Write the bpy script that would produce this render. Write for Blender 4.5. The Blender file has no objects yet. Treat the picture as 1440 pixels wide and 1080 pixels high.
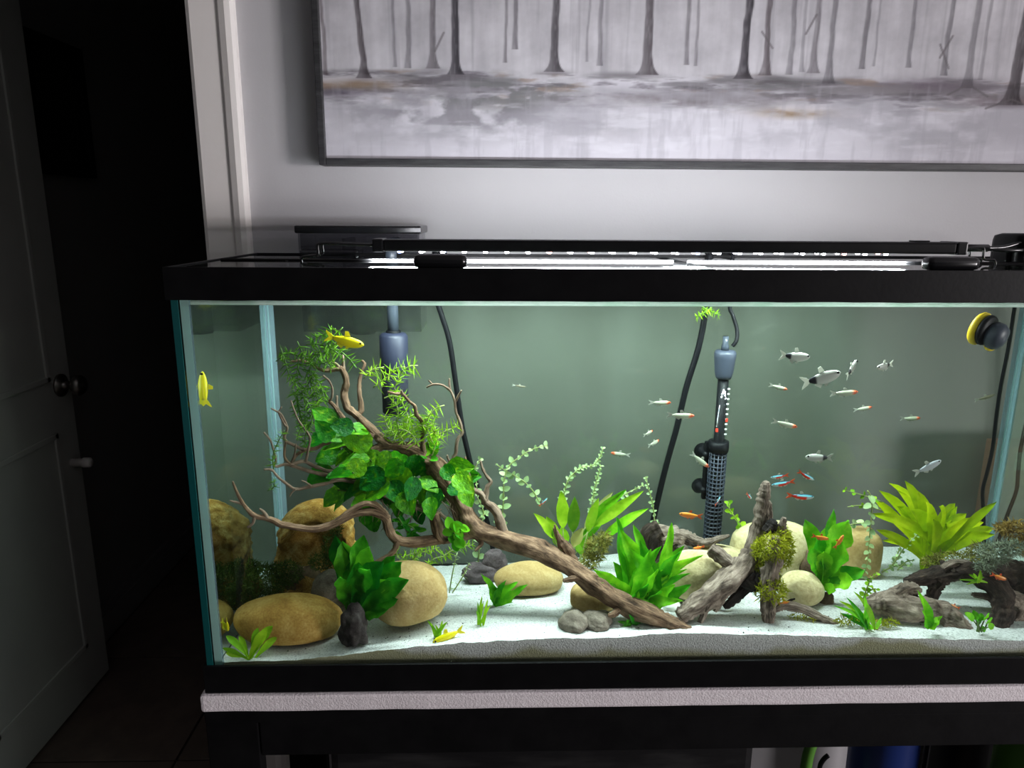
import bpy, bmesh, math, random
import numpy as np
from mathutils import Vector, Matrix, noise

# ------------------------------------------------------------------ camera, world, light, exposure
scene = bpy.context.scene
COL = scene.collection
random.seed(11)
W, D, H = 1.225, 0.324, 0.533          # aquarium outer size (m); its front-left bottom corner is the origin
FPX, PITCH, ROLL, YAW = 1015.0, 0.22698, 0.0064, -0.0290
CAM = Vector((0.3617, -0.8105, 0.5884))
_cz, _sz, _cp, _sp = math.cos(YAW), math.sin(YAW), math.cos(PITCH), math.sin(PITCH)
_f = Vector((-_sz * _cp, _cz * _cp, -_sp))
_r0 = Vector((_cz, _sz, 0)); _u0 = _r0.cross(_f)
_R = _r0 * math.cos(ROLL) + _u0 * math.sin(ROLL)
_U = -_r0 * math.sin(ROLL) + _u0 * math.cos(ROLL)
cd = bpy.data.cameras.new('camera'); cam = bpy.data.objects.new('camera', cd); COL.objects.link(cam)
cd.sensor_fit = 'HORIZONTAL'; cd.sensor_width = 36.0; cd.lens = FPX / 1440 * 36.0
cd.clip_start = 0.02; cd.clip_end = 50
cam.matrix_world = Matrix(((_R.x, _U.x, -_f.x, CAM.x), (_R.y, _U.y, -_f.y, CAM.y), (_R.z, _U.z, -_f.z, CAM.z), (0, 0, 0, 1)))
scene.camera = cam
wd = bpy.data.worlds.new('world'); scene.world = wd; wd.use_nodes = True
wd.node_tree.nodes['Background'].inputs[0].default_value = (0.92, 0.95, 1.0, 1)
wd.node_tree.nodes['Background'].inputs[1].default_value = 0.045

def area_light(name, loc, target, sx, sy, power, color, spread=180):
    l = bpy.data.lights.new(name, 'AREA'); l.shape = 'RECTANGLE'; l.size = sx; l.size_y = sy
    l.energy = power; l.color = color; l.spread = math.radians(spread)
    o = bpy.data.objects.new(name, l); COL.objects.link(o); o.location = loc
    o.rotation_euler = (Vector(target) - Vector(loc)).to_track_quat('-Z', 'Y').to_euler()
    return o
# the living room's lamp, far to the right of the viewer
area_light('room_lamp', (5.2, -2.7, 0.40), (0.5, 0.3, 0.5), 0.9, 0.9, 188.0, (1.0, 0.94, 0.96))
LED_POWER = 19.0; BOUNCE_FILL_POWER = 1.55
vs = scene.view_settings
vs.view_transform = 'Standard'; vs.look = 'None'; vs.exposure = 0.0; vs.gamma = 1.0; vs.use_curve_mapping = False
cy = scene.cycles
cy.max_bounces = 12; cy.diffuse_bounces = 4; cy.glossy_bounces = 4; cy.transmission_bounces = 6; cy.transparent_max_bounces = 40
cy.caustics_reflective = True; cy.caustics_refractive = False
cy.sample_clamp_indirect = 6.0

# ------------------------------------------------------------------ placing helpers
def ray(px, py): return _f + _R * ((px - 720) / FPX) + _U * ((540 - py) / FPX)
def at(px, py, Y):
    d = ray(px, py); return CAM + d * ((Y - CAM.y) / d.y)
def az(px, py, Z):
    d = ray(px, py); return CAM + d * ((Z - CAM.z) / d.z)
def ax(px, py, X):
    d = ray(px, py); return CAM + d * ((X - CAM.x) / d.x)
def mpp(P): return (Vector(P) - CAM).dot(_f) / FPX
_xs = [0, .01, .1, .2, .316, .45, .64, .85, 1.05, 1.25]
_zf = [.033, .033, .037, .048, .060, .065, .070, .061, .053, .05]
_zb = [.012, .012, .012, .013, .016, .024, .040, .044, .043, .041]
def sand_z(x, y):
    a = float(np.interp(x, _xs, _zf)); b = float(np.interp(x, _xs, _zb)); t = min(1, max(0, y / .31))
    n = noise.noise(Vector((x * 9, y * 9, 3))) * .0035 + noise.noise(Vector((x * 30, y * 30, 7))) * .0012
    return a + (b - a) * t + n
def gs(px, py):
    d = ray(px, py); best = None
    for i in range(400):
        t = (0.006 + i * .00077 - CAM.y) / d.y
        p = CAM + d * t
        if p.z <= sand_z(p.x, p.y): return p
        best = p
    return best

# ------------------------------------------------------------------ object helpers
def setp(o, label=None, cat=None, group=None, kind=None):
    if label: o['label'] = label
    if cat: o['category'] = cat
    if group: o['group'] = group
    if kind: o['kind'] = kind
    return o
def thing(name, label, cat, loc, group=None):
    o = bpy.data.objects.new(name, None); COL.objects.link(o); o.location = loc
    o.empty_display_size = .01
    return setp(o, label, cat, group)
def wloc(o):
    v = Vector((0, 0, 0))
    while o: v += o.location; o = o.parent
    return v
def mk(name, V, F, mat, parent=None, smooth=True, cols=None, fm=None, label=None):
    """one mesh object; V in world coordinates"""
    if parent is not None:
        off = wloc(parent); V = [Vector(v) - off for v in V]
        loc = Vector((0, 0, 0))
    else:
        A = np.array([tuple(v) for v in V]); loc = Vector((float(A[:, 0].mean()), float(A[:, 1].mean()), float(A[:, 2].min())))
        V = [Vector(v) - loc for v in V]
    me = bpy.data.meshes.new(name); me.from_pydata([tuple(v) for v in V], [], F); me.update()
    if smooth: me.polygons.foreach_set('use_smooth', [True] * len(me.polygons))
    mats = mat if isinstance(mat, (list, tuple)) else [mat]
    for m in mats: me.materials.append(m)
    if fm: me.polygons.foreach_set('material_index', fm)
    if cols is not None:
        ca = me.color_attributes.new('Col', 'FLOAT_COLOR', 'POINT')
        ca.data.foreach_set('color', np.concatenate([np.asarray(cols, float), np.ones((len(V), 1))], 1).ravel())
    o = bpy.data.objects.new(name, me); COL.objects.link(o)
    o.parent = parent; o.location = loc
    if label: o['label'] = label
    return o
def inst(name, me, parent, mw):
    """linked copy of mesh me; mw is its world matrix; the parent carries no rotation"""
    o = bpy.data.objects.new(name, me); COL.objects.link(o); o.parent = parent
    off = wloc(parent) if parent else Vector((0, 0, 0))
    o.matrix_local = Matrix.Translation(-off) @ mw
    return o
def box_vf(a, b, bev=0.0):
    a, b = Vector(a), Vector(b)
    lo = Vector([min(a[i], b[i]) for i in range(3)]); hi = Vector([max(a[i], b[i]) for i in range(3)])
    bm = bmesh.new(); bmesh.ops.create_cube(bm, size=1)
    for v in bm.verts: v.co = Vector([lo[i] + (v.co[i] + .5) * (hi[i] - lo[i]) for i in range(3)])
    if bev > 0: bmesh.ops.bevel(bm, geom=bm.edges[:], offset=bev, segments=2, affect='EDGES', profile=.6)
    bm.verts.index_update()
    V = [v.co.copy() for v in bm.verts]; F = [[v.index for v in f.verts] for f in bm.faces]; bm.free()
    return V, F
def join(*vfs):
    V, F = [], []
    for v, f in vfs:
        n = len(V); V += list(v); F += [[i + n for i in q] for q in f]
    return V, F
def boxes(name, lst, mat, parent=None, bev=0.0, smooth=False, label=None):
    V, F = join(*[box_vf(a, b, bev) for a, b in lst]); return mk(name, V, F, mat, parent, smooth, label=label)
def catmull(P, sub):
    P = [Vector(p) for p in P]; out = []
    for i in range(len(P) - 1):
        p0 = P[max(i - 1, 0)]; p1 = P[i]; p2 = P[i + 1]; p3 = P[min(i + 2, len(P) - 1)]
        for k in range(sub):
            t = k / sub; t2 = t * t; t3 = t2 * t
            out.append(0.5 * ((2 * p1) + (p2 - p0) * t + (2 * p0 - 5 * p1 + 4 * p2 - p3) * t2 + (3 * p1 - p0 - 3 * p2 + p3) * t3))
    out.append(P[-1]); return out
def tube_vf(P, R, segs=8, sub=1, amp=0.0, seed=0.0, flat=1.0, ridge=0.0, grain=None):
    if not hasattr(R, '__len__'): R = [R] * len(P)
    Q = catmull([(*p, ) for p in P], sub) if sub > 1 else [Vector(p) for p in P]
    n = len(Q); tt = np.linspace(0, len(P) - 1, n); RR = np.interp(tt, range(len(P)), R)
    V, F = [], []; T0 = (Q[1] - Q[0]).normalized(); N = T0.orthogonal().normalized()
    for i, q in enumerate(Q):
        T = (Q[min(i + 1, n - 1)] - Q[max(i - 1, 0)])
        T = T.normalized() if T.length > 1e-9 else T0
        N = (N - T * N.dot(T)); N = N.normalized() if N.length > 1e-6 else T.orthogonal().normalized()
        B = T.cross(N)
        for k in range(segs):
            a = 2 * math.pi * k / segs; r = RR[i]
            if amp:
                d = N * math.cos(a) + B * math.sin(a)
                w = q * (.35 / max(r, .0015)) + d * .9
                r *= 1 + amp * noise.noise(w + Vector((seed, seed * 2, 0)))
            if ridge: r *= 1 + ridge * noise.noise(Vector((math.cos(a) * 2.6, math.sin(a) * 2.6, i * .05 + seed * 3)))
            V.append(q + (N * math.cos(a) + B * math.sin(a) * flat) * r)
    for i in range(n - 1):
        for k in range(segs):
            F.append([i * segs + k, i * segs + (k + 1) % segs, (i + 1) * segs + (k + 1) % segs, (i + 1) * segs + k])
    F.append(list(range(segs))[::-1]); F.append([(n - 1) * segs + k for k in range(segs)])
    if grain is not None:
        ln = 0.0
        for i in range(n):
            if i: ln += (Q[i] - Q[i - 1]).length
            for k in range(segs):
                a = 2 * math.pi * k / segs; grain.append((math.cos(a) * 1.1 + seed * 5, math.sin(a) * 1.1, ln * 22))
    return V, F
def lathe_vf(prof, c, axis='z', segs=24):
    """prof: list of (radius, height) ; revolved about the axis through c"""
    V, F = [], []
    for r, h in prof:
        for k in range(segs):
            a = 2 * math.pi * k / segs; x, y = r * math.cos(a), r * math.sin(a)
            V.append(Vector(c) + (Vector((x, y, h)) if axis == 'z' else Vector((x, h, y)) if axis == 'y' else Vector((h, x, y))))
    for i in range(len(prof) - 1):
        for k in range(segs):
            F.append([i * segs + k, i * segs + (k + 1) % segs, (i + 1) * segs + (k + 1) % segs, (i + 1) * segs + k])
    F.append(list(range(segs))[::-1]); F.append([(len(prof) - 1) * segs + k for k in range(segs)])
    return V, F

# ------------------------------------------------------------------ materials
def lin(c): return tuple((x / 12.92 if x <= .04045 else ((x + .055) / 1.055) ** 2.4) for x in c)
def s8(r, g, b): return lin((r / 255, g / 255, b / 255))
def new_mat(name):
    m = bpy.data.materials.new(name); m.use_nodes = True; nt = m.node_tree
    return m, nt, nt.nodes, nt.links, nt.nodes['Principled BSDF'], nt.nodes['Material Output']
def pmat(name, c1, c2=None, scale=20, rough=.6, bump=0.0, bscale=None, metallic=0, transl=0.0, stretch=(1, 1, 1), c3=None, rnd=0.0, spec=.5, lo=.35, hi=.65, coat=0):
    m, nt, N, L, b, out = new_mat(name)
    b.inputs['Roughness'].default_value = rough; b.inputs['Metallic'].default_value = metallic
    b.inputs['Specular IOR Level'].default_value = spec
    b.inputs['Coat Weight'].default_value = coat
    tc = N.new('ShaderNodeTexCoord'); mp = N.new('ShaderNodeMapping'); mp.inputs['Scale'].default_value = stretch
    L.new(tc.outputs['Object'], mp.inputs['Vector'])
    colsock = None
    if c2 is not None:
        nz = N.new('ShaderNodeTexNoise'); nz.inputs['Scale'].default_value = scale; nz.inputs['Detail'].default_value = 8
        nz.inputs['Roughness'].default_value = .62
        L.new(mp.outputs['Vector'], nz.inputs['Vector'])
        cr = N.new('ShaderNodeValToRGB'); cr.color_ramp.elements[0].position = lo; cr.color_ramp.elements[1].position = hi
        cr.color_ramp.elements[0].color = (*c1, 1); cr.color_ramp.elements[1].color = (*c2, 1)
        if c3 is not None:
            e = cr.color_ramp.elements.new((lo + hi) / 2); e.color = (*c3, 1)
        L.new(nz.outputs['Fac'], cr.inputs['Fac']); colsock = cr.outputs['Color']
    else:
        rgb = N.new('ShaderNodeRGB'); rgb.outputs[0].default_value = (*c1, 1); colsock = rgb.outputs[0]
    if rnd:
        oi = N.new('ShaderNodeObjectInfo'); hs = N.new('ShaderNodeHueSaturation')
        mr = N.new('ShaderNodeMapRange'); mr.inputs['To Min'].default_value = 1 - rnd; mr.inputs['To Max'].default_value = 1 + rnd
        L.new(oi.outputs['Random'], mr.inputs['Value']); L.new(mr.outputs['Result'], hs.inputs['Value'])
        mr2 = N.new('ShaderNodeMapRange'); mr2.inputs['To Min'].default_value = .5 + rnd * .06; mr2.inputs['To Max'].default_value = .5 - rnd * .06
        L.new(oi.outputs['Random'], mr2.inputs['Value']); L.new(mr2.outputs['Result'], hs.inputs['Hue'])
        L.new(colsock, hs.inputs['Color']); colsock = hs.outputs['Color']
    L.new(colsock, b.inputs['Base Color'])
    if bump:
        nb = N.new('ShaderNodeTexNoise'); nb.inputs['Scale'].default_value = bscale or scale * 2; nb.inputs['Detail'].default_value = 6
        L.new(mp.outputs['Vector'], nb.inputs['Vector'])
        bp = N.new('ShaderNodeBump'); bp.inputs['Strength'].default_value = bump; bp.inputs['Distance'].default_value = .004
        L.new(nb.outputs['Fac'], bp.inputs['Height']); L.new(bp.outputs['Normal'], b.inputs['Normal'])
    if transl:
        tr = N.new('ShaderNodeBsdfTranslucent'); mx = N.new('ShaderNodeMixShader'); mx.inputs[0].default_value = transl
        L.new(colsock, tr.inputs['Color']); L.new(b.outputs[0], mx.inputs[1]); L.new(tr.outputs[0], mx.inputs[2]); L.new(mx.outputs[0], out.inputs['Surface'])
    return m
def amat(name, rough=.5, transl=0.0, spec=.5, bump=0.0, bscale=80):
    m, nt, N, L, b, out = new_mat(name)
    a = N.new('ShaderNodeAttribute'); a.attribute_name = 'Col'; L.new(a.outputs['Color'], b.inputs['Base Color'])
    b.inputs['Roughness'].default_value = rough; b.inputs['Specular IOR Level'].default_value = spec
    if bump:
        nb = N.new('ShaderNodeTexNoise'); nb.inputs['Scale'].default_value = bscale; nb.inputs['Detail'].default_value = 5
        tc = N.new('ShaderNodeTexCoord'); L.new(tc.outputs['Object'], nb.inputs['Vector'])
        bp = N.new('ShaderNodeBump'); bp.inputs['Strength'].default_value = bump; bp.inputs['Distance'].default_value = .001
        L.new(nb.outputs['Fac'], bp.inputs['Height']); L.new(bp.outputs['Normal'], b.inputs['Normal'])
    if transl:
        tr = N.new('ShaderNodeBsdfTranslucent'); mx = N.new('ShaderNodeMixShader'); mx.inputs[0].default_value = transl
        L.new(a.outputs['Color'], tr.inputs['Color']); L.new(b.outputs[0], mx.inputs[1]); L.new(tr.outputs[0], mx.inputs[2]); L.new(mx.outputs[0], out.inputs['Surface'])
    return m
def glass_mat(name, tint, f0=.04, tir=False, film=0.0, power=5.0, grazing=.9, gtint=(1, 1, 1), milky=0.0):
    """clear pane: straight-through tinted transparency plus mirror reflection that grows with the angle"""
    m, nt, N, L, b, out = new_mat(name); N.remove(b)
    t = N.new('ShaderNodeBsdfTransparent'); t.inputs[0].default_value = (*tint, 1)
    g = N.new('ShaderNodeBsdfGlossy'); g.inputs['Roughness'].default_value = 0.0 if not tir else .012; g.inputs['Color'].default_value = (*gtint, 1)
    lw = N.new('ShaderNodeLayerWeight'); lw.inputs['Blend'].default_value = .5
    mr = N.new('ShaderNodeMapRange')
    if tir:     # beyond the critical angle of water against air the pane reflects everything
        mr.inputs['From Min'].default_value = .28; mr.inputs['From Max'].default_value = .42
        mr.inputs['To Min'].default_value = f0; mr.inputs['To Max'].default_value = .93
        L.new(lw.outputs['Facing'], mr.inputs['Value'])
    else:
        pw = N.new('ShaderNodeMath'); pw.operation = 'POWER'; pw.inputs[1].default_value = power
        L.new(lw.outputs['Facing'], pw.inputs[0]); L.new(pw.outputs[0], mr.inputs['Value'])
        mr.inputs['To Min'].default_value = f0; mr.inputs['To Max'].default_value = grazing
    mx = N.new('ShaderNodeMixShader'); L.new(mr.outputs['Result'], mx.inputs[0]); L.new(t.outputs[0], mx.inputs[1]); L.new(g.outputs[0], mx.inputs[2])
    last = mx.outputs[0]
    if film:    # thin algae film and wipe marks
        tc = N.new('ShaderNodeTexCoord'); mp = N.new('ShaderNodeMapping'); mp.inputs['Scale'].default_value = (9, 9, 2.2)
        L.new(tc.outputs['Object'], mp.inputs['Vector'])
        nz = N.new('ShaderNodeTexNoise'); nz.inputs['Scale'].default_value = 1.3; nz.inputs['Detail'].default_value = 7; L.new(mp.outputs['Vector'], nz.inputs['Vector'])
        m2 = N.new('ShaderNodeMapRange'); m2.inputs['From Min'].default_value = .35; m2.inputs['From Max'].default_value = .8
        m2.inputs['To Min'].default_value = film * .35; m2.inputs['To Max'].default_value = film * 1.5
        L.new(nz.outputs['Fac'], m2.inputs['Value'])
        df = N.new('ShaderNodeBsdfDiffuse'); df.inputs[0].default_value = (.45, .52, .46, 1)
        tl = N.new('ShaderNodeBsdfTranslucent'); tl.inputs[0].default_value = (.45, .52, .46, 1)
        ad = N.new('ShaderNodeMixShader'); ad.inputs[0].default_value = .5; L.new(df.outputs[0], ad.inputs[1]); L.new(tl.outputs[0], ad.inputs[2])
        m3 = N.new('ShaderNodeMixShader'); L.new(m2.outputs['Result'], m3.inputs[0]); L.new(last, m3.inputs[1]); L.new(ad.outputs[0], m3.inputs[2]); last = m3.outputs[0]
    if milky:
        df = N.new('ShaderNodeBsdfDiffuse'); df.inputs[0].default_value = (.55, .72, .82, 1)
        m3 = N.new('ShaderNodeMixShader'); m3.inputs[0].default_value = milky; L.new(last, m3.inputs[1]); L.new(df.outputs[0], m3.inputs[2]); last = m3.outputs[0]
    L.new(last, out.inputs['Surface']); return m
def emat(name, c, s):
    m, nt, N, L, b, out = new_mat(name); N.remove(b); e = N.new('ShaderNodeEmission'); e.inputs[0].default_value = (*c, 1); e.inputs[1].default_value = s
    L.new(e.outputs[0], out.inputs['Surface']); return m

def stone_mat(name, c1, c2, c3, sc, bump, bs):
    m, nt, N, L, b, out = new_mat(name); b.inputs['Roughness'].default_value = .8; b.inputs['Specular IOR Level'].default_value = .25
    tc = N.new('ShaderNodeTexCoord')
    n1 = N.new('ShaderNodeTexNoise'); n1.inputs['Scale'].default_value = sc; n1.inputs['Detail'].default_value = 9; n1.inputs['Roughness'].default_value = .68; n1.inputs['Distortion'].default_value = .6
    n2 = N.new('ShaderNodeTexNoise'); n2.inputs['Scale'].default_value = sc * 14; n2.inputs['Detail'].default_value = 3
    for n in (n1, n2): L.new(tc.outputs['Object'], n.inputs['Vector'])
    mx = N.new('ShaderNodeMath'); mx.operation = 'MULTIPLY_ADD'; mx.inputs[1].default_value = .35; L.new(n2.outputs['Fac'], mx.inputs[0]); L.new(n1.outputs['Fac'], mx.inputs[2])
    cr = N.new('ShaderNodeValToRGB'); e = cr.color_ramp.elements; e[0].position = .50; e[0].color = (*c1, 1); e[1].position = .86; e[1].color = (*c2, 1); k = e.new(.67); k.color = (*c3, 1)
    L.new(mx.outputs[0], cr.inputs['Fac']); L.new(cr.outputs['Color'], b.inputs['Base Color'])
    nb = N.new('ShaderNodeTexNoise'); nb.inputs['Scale'].default_value = bs; nb.inputs['Detail'].default_value = 7; L.new(tc.outputs['Object'], nb.inputs['Vector'])
    bp = N.new('ShaderNodeBump'); bp.inputs['Strength'].default_value = bump; bp.inputs['Distance'].default_value = .003; L.new(nb.outputs['Fac'], bp.inputs['Height']); L.new(bp.outputs['Normal'], b.inputs['Normal'])
    return m
def wood_mat(name, c1, c2, c3, sc, bump):
    """streaks that follow the limb: the mesh carries a 'grain' vector (round the limb, along the limb)"""
    m, nt, N, L, b, out = new_mat(name); b.inputs['Roughness'].default_value = .85; b.inputs['Specular IOR Level'].default_value = .2
    a = N.new('ShaderNodeAttribute'); a.attribute_name = 'grain'
    n1 = N.new('ShaderNodeTexNoise'); n1.inputs['Scale'].default_value = sc; n1.inputs['Detail'].default_value = 8; n1.inputs['Roughness'].default_value = .65; n1.inputs['Distortion'].default_value = .4; L.new(a.outputs['Vector'], n1.inputs['Vector'])
    tc = N.new('ShaderNodeTexCoord'); n2 = N.new('ShaderNodeTexNoise'); n2.inputs['Scale'].default_value = 45; n2.inputs['Detail'].default_value = 5; L.new(tc.outputs['Object'], n2.inputs['Vector'])
    mx = N.new('ShaderNodeMath'); mx.operation = 'MULTIPLY_ADD'; mx.inputs[1].default_value = .5; L.new(n2.outputs['Fac'], mx.inputs[0]); L.new(n1.outputs['Fac'], mx.inputs[2])
    cr = N.new('ShaderNodeValToRGB'); e = cr.color_ramp.elements; e[0].position = .52; e[0].color = (*c1, 1); e[1].position = .98; e[1].color = (*c2, 1); k = e.new(.74); k.color = (*c3, 1)
    L.new(mx.outputs[0], cr.inputs['Fac']); L.new(cr.outputs['Color'], b.inputs['Base Color'])
    bp = N.new('ShaderNodeBump'); bp.inputs['Strength'].default_value = bump; bp.inputs['Distance'].default_value = .003; L.new(n1.outputs['Fac'], bp.inputs['Height']); L.new(bp.outputs['Normal'], b.inputs['Normal'])
    return m
def sand_mat():
    m, nt, N, L, b, out = new_mat('white_sand'); b.inputs['Roughness'].default_value = .95; b.inputs['Specular IOR Level'].default_value = .15
    tc = N.new('ShaderNodeTexCoord'); n1 = N.new('ShaderNodeTexNoise'); n1.inputs['Scale'].default_value = 420; n1.inputs['Detail'].default_value = 8; L.new(tc.outputs['Object'], n1.inputs['Vector'])
    cr = N.new('ShaderNodeValToRGB'); e = cr.color_ramp.elements; e[0].position = .27; e[0].color = (.24, .25, .235, 1); e[1].position = .68; e[1].color = (.70, .705, .69, 1); k = e.new(.44); k.color = (.58, .585, .57, 1)
    L.new(n1.outputs['Fac'], cr.inputs['Fac'])
    # olive algae stain low down against the front glass
    sx = N.new('ShaderNodeSeparateXYZ'); L.new(tc.outputs['Object'], sx.inputs[0])
    mp = N.new('ShaderNodeMapping'); mp.inputs['Scale'].default_value = (1, 0, 0); L.new(tc.outputs['Object'], mp.inputs['Vector'])
    n2 = N.new('ShaderNodeTexNoise'); n2.inputs['Scale'].default_value = 6; n2.inputs['Detail'].default_value = 4; L.new(mp.outputs['Vector'], n2.inputs['Vector'])
    h = N.new('ShaderNodeMath'); h.operation = 'MULTIPLY_ADD'; h.inputs[1].default_value = -.090; L.new(n2.outputs['Fac'], h.inputs[0]); L.new(sx.outputs['Z'], h.inputs[2])
    mr = N.new('ShaderNodeMapRange'); mr.inputs['From Min'].default_value = -.006; mr.inputs['From Max'].default_value = -.016; mr.inputs['To Min'].default_value = 0; mr.inputs['To Max'].default_value = .8; L.new(h.outputs[0], mr.inputs['Value'])
    ge = N.new('ShaderNodeNewGeometry'); sn = N.new('ShaderNodeSeparateXYZ'); L.new(ge.outputs['True Normal'], sn.inputs[0])
    lt = N.new('ShaderNodeMath'); lt.operation = 'LESS_THAN'; lt.inputs[1].default_value = -.6; L.new(sn.outputs['Y'], lt.inputs[0])
    mu = N.new('ShaderNodeMath'); mu.operation = 'MULTIPLY'; L.new(mr.outputs['Result'], mu.inputs[0]); L.new(lt.outputs[0], mu.inputs[1])
    mx = N.new('ShaderNodeMix'); mx.data_type = 'RGBA'; L.new(mu.outputs[0], mx.inputs['Factor']); L.new(cr.outputs['Color'], mx.inputs['A']); mx.inputs['B'].default_value = (.30, .29, .13, 1)
    L.new(mx.outputs['Result'], b.inputs['Base Color'])
    nb = N.new('ShaderNodeTexNoise'); nb.inputs['Scale'].default_value = 520; nb.inputs['Detail'].default_value = 5; L.new(tc.outputs['Object'], nb.inputs['Vector'])
    bp = N.new('ShaderNodeBump'); bp.inputs['Strength'].default_value = .45; bp.inputs['Distance'].default_value = .003; L.new(nb.outputs['Fac'], bp.inputs['Height']); L.new(bp.outputs['Normal'], b.inputs['Normal'])
    return m
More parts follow.
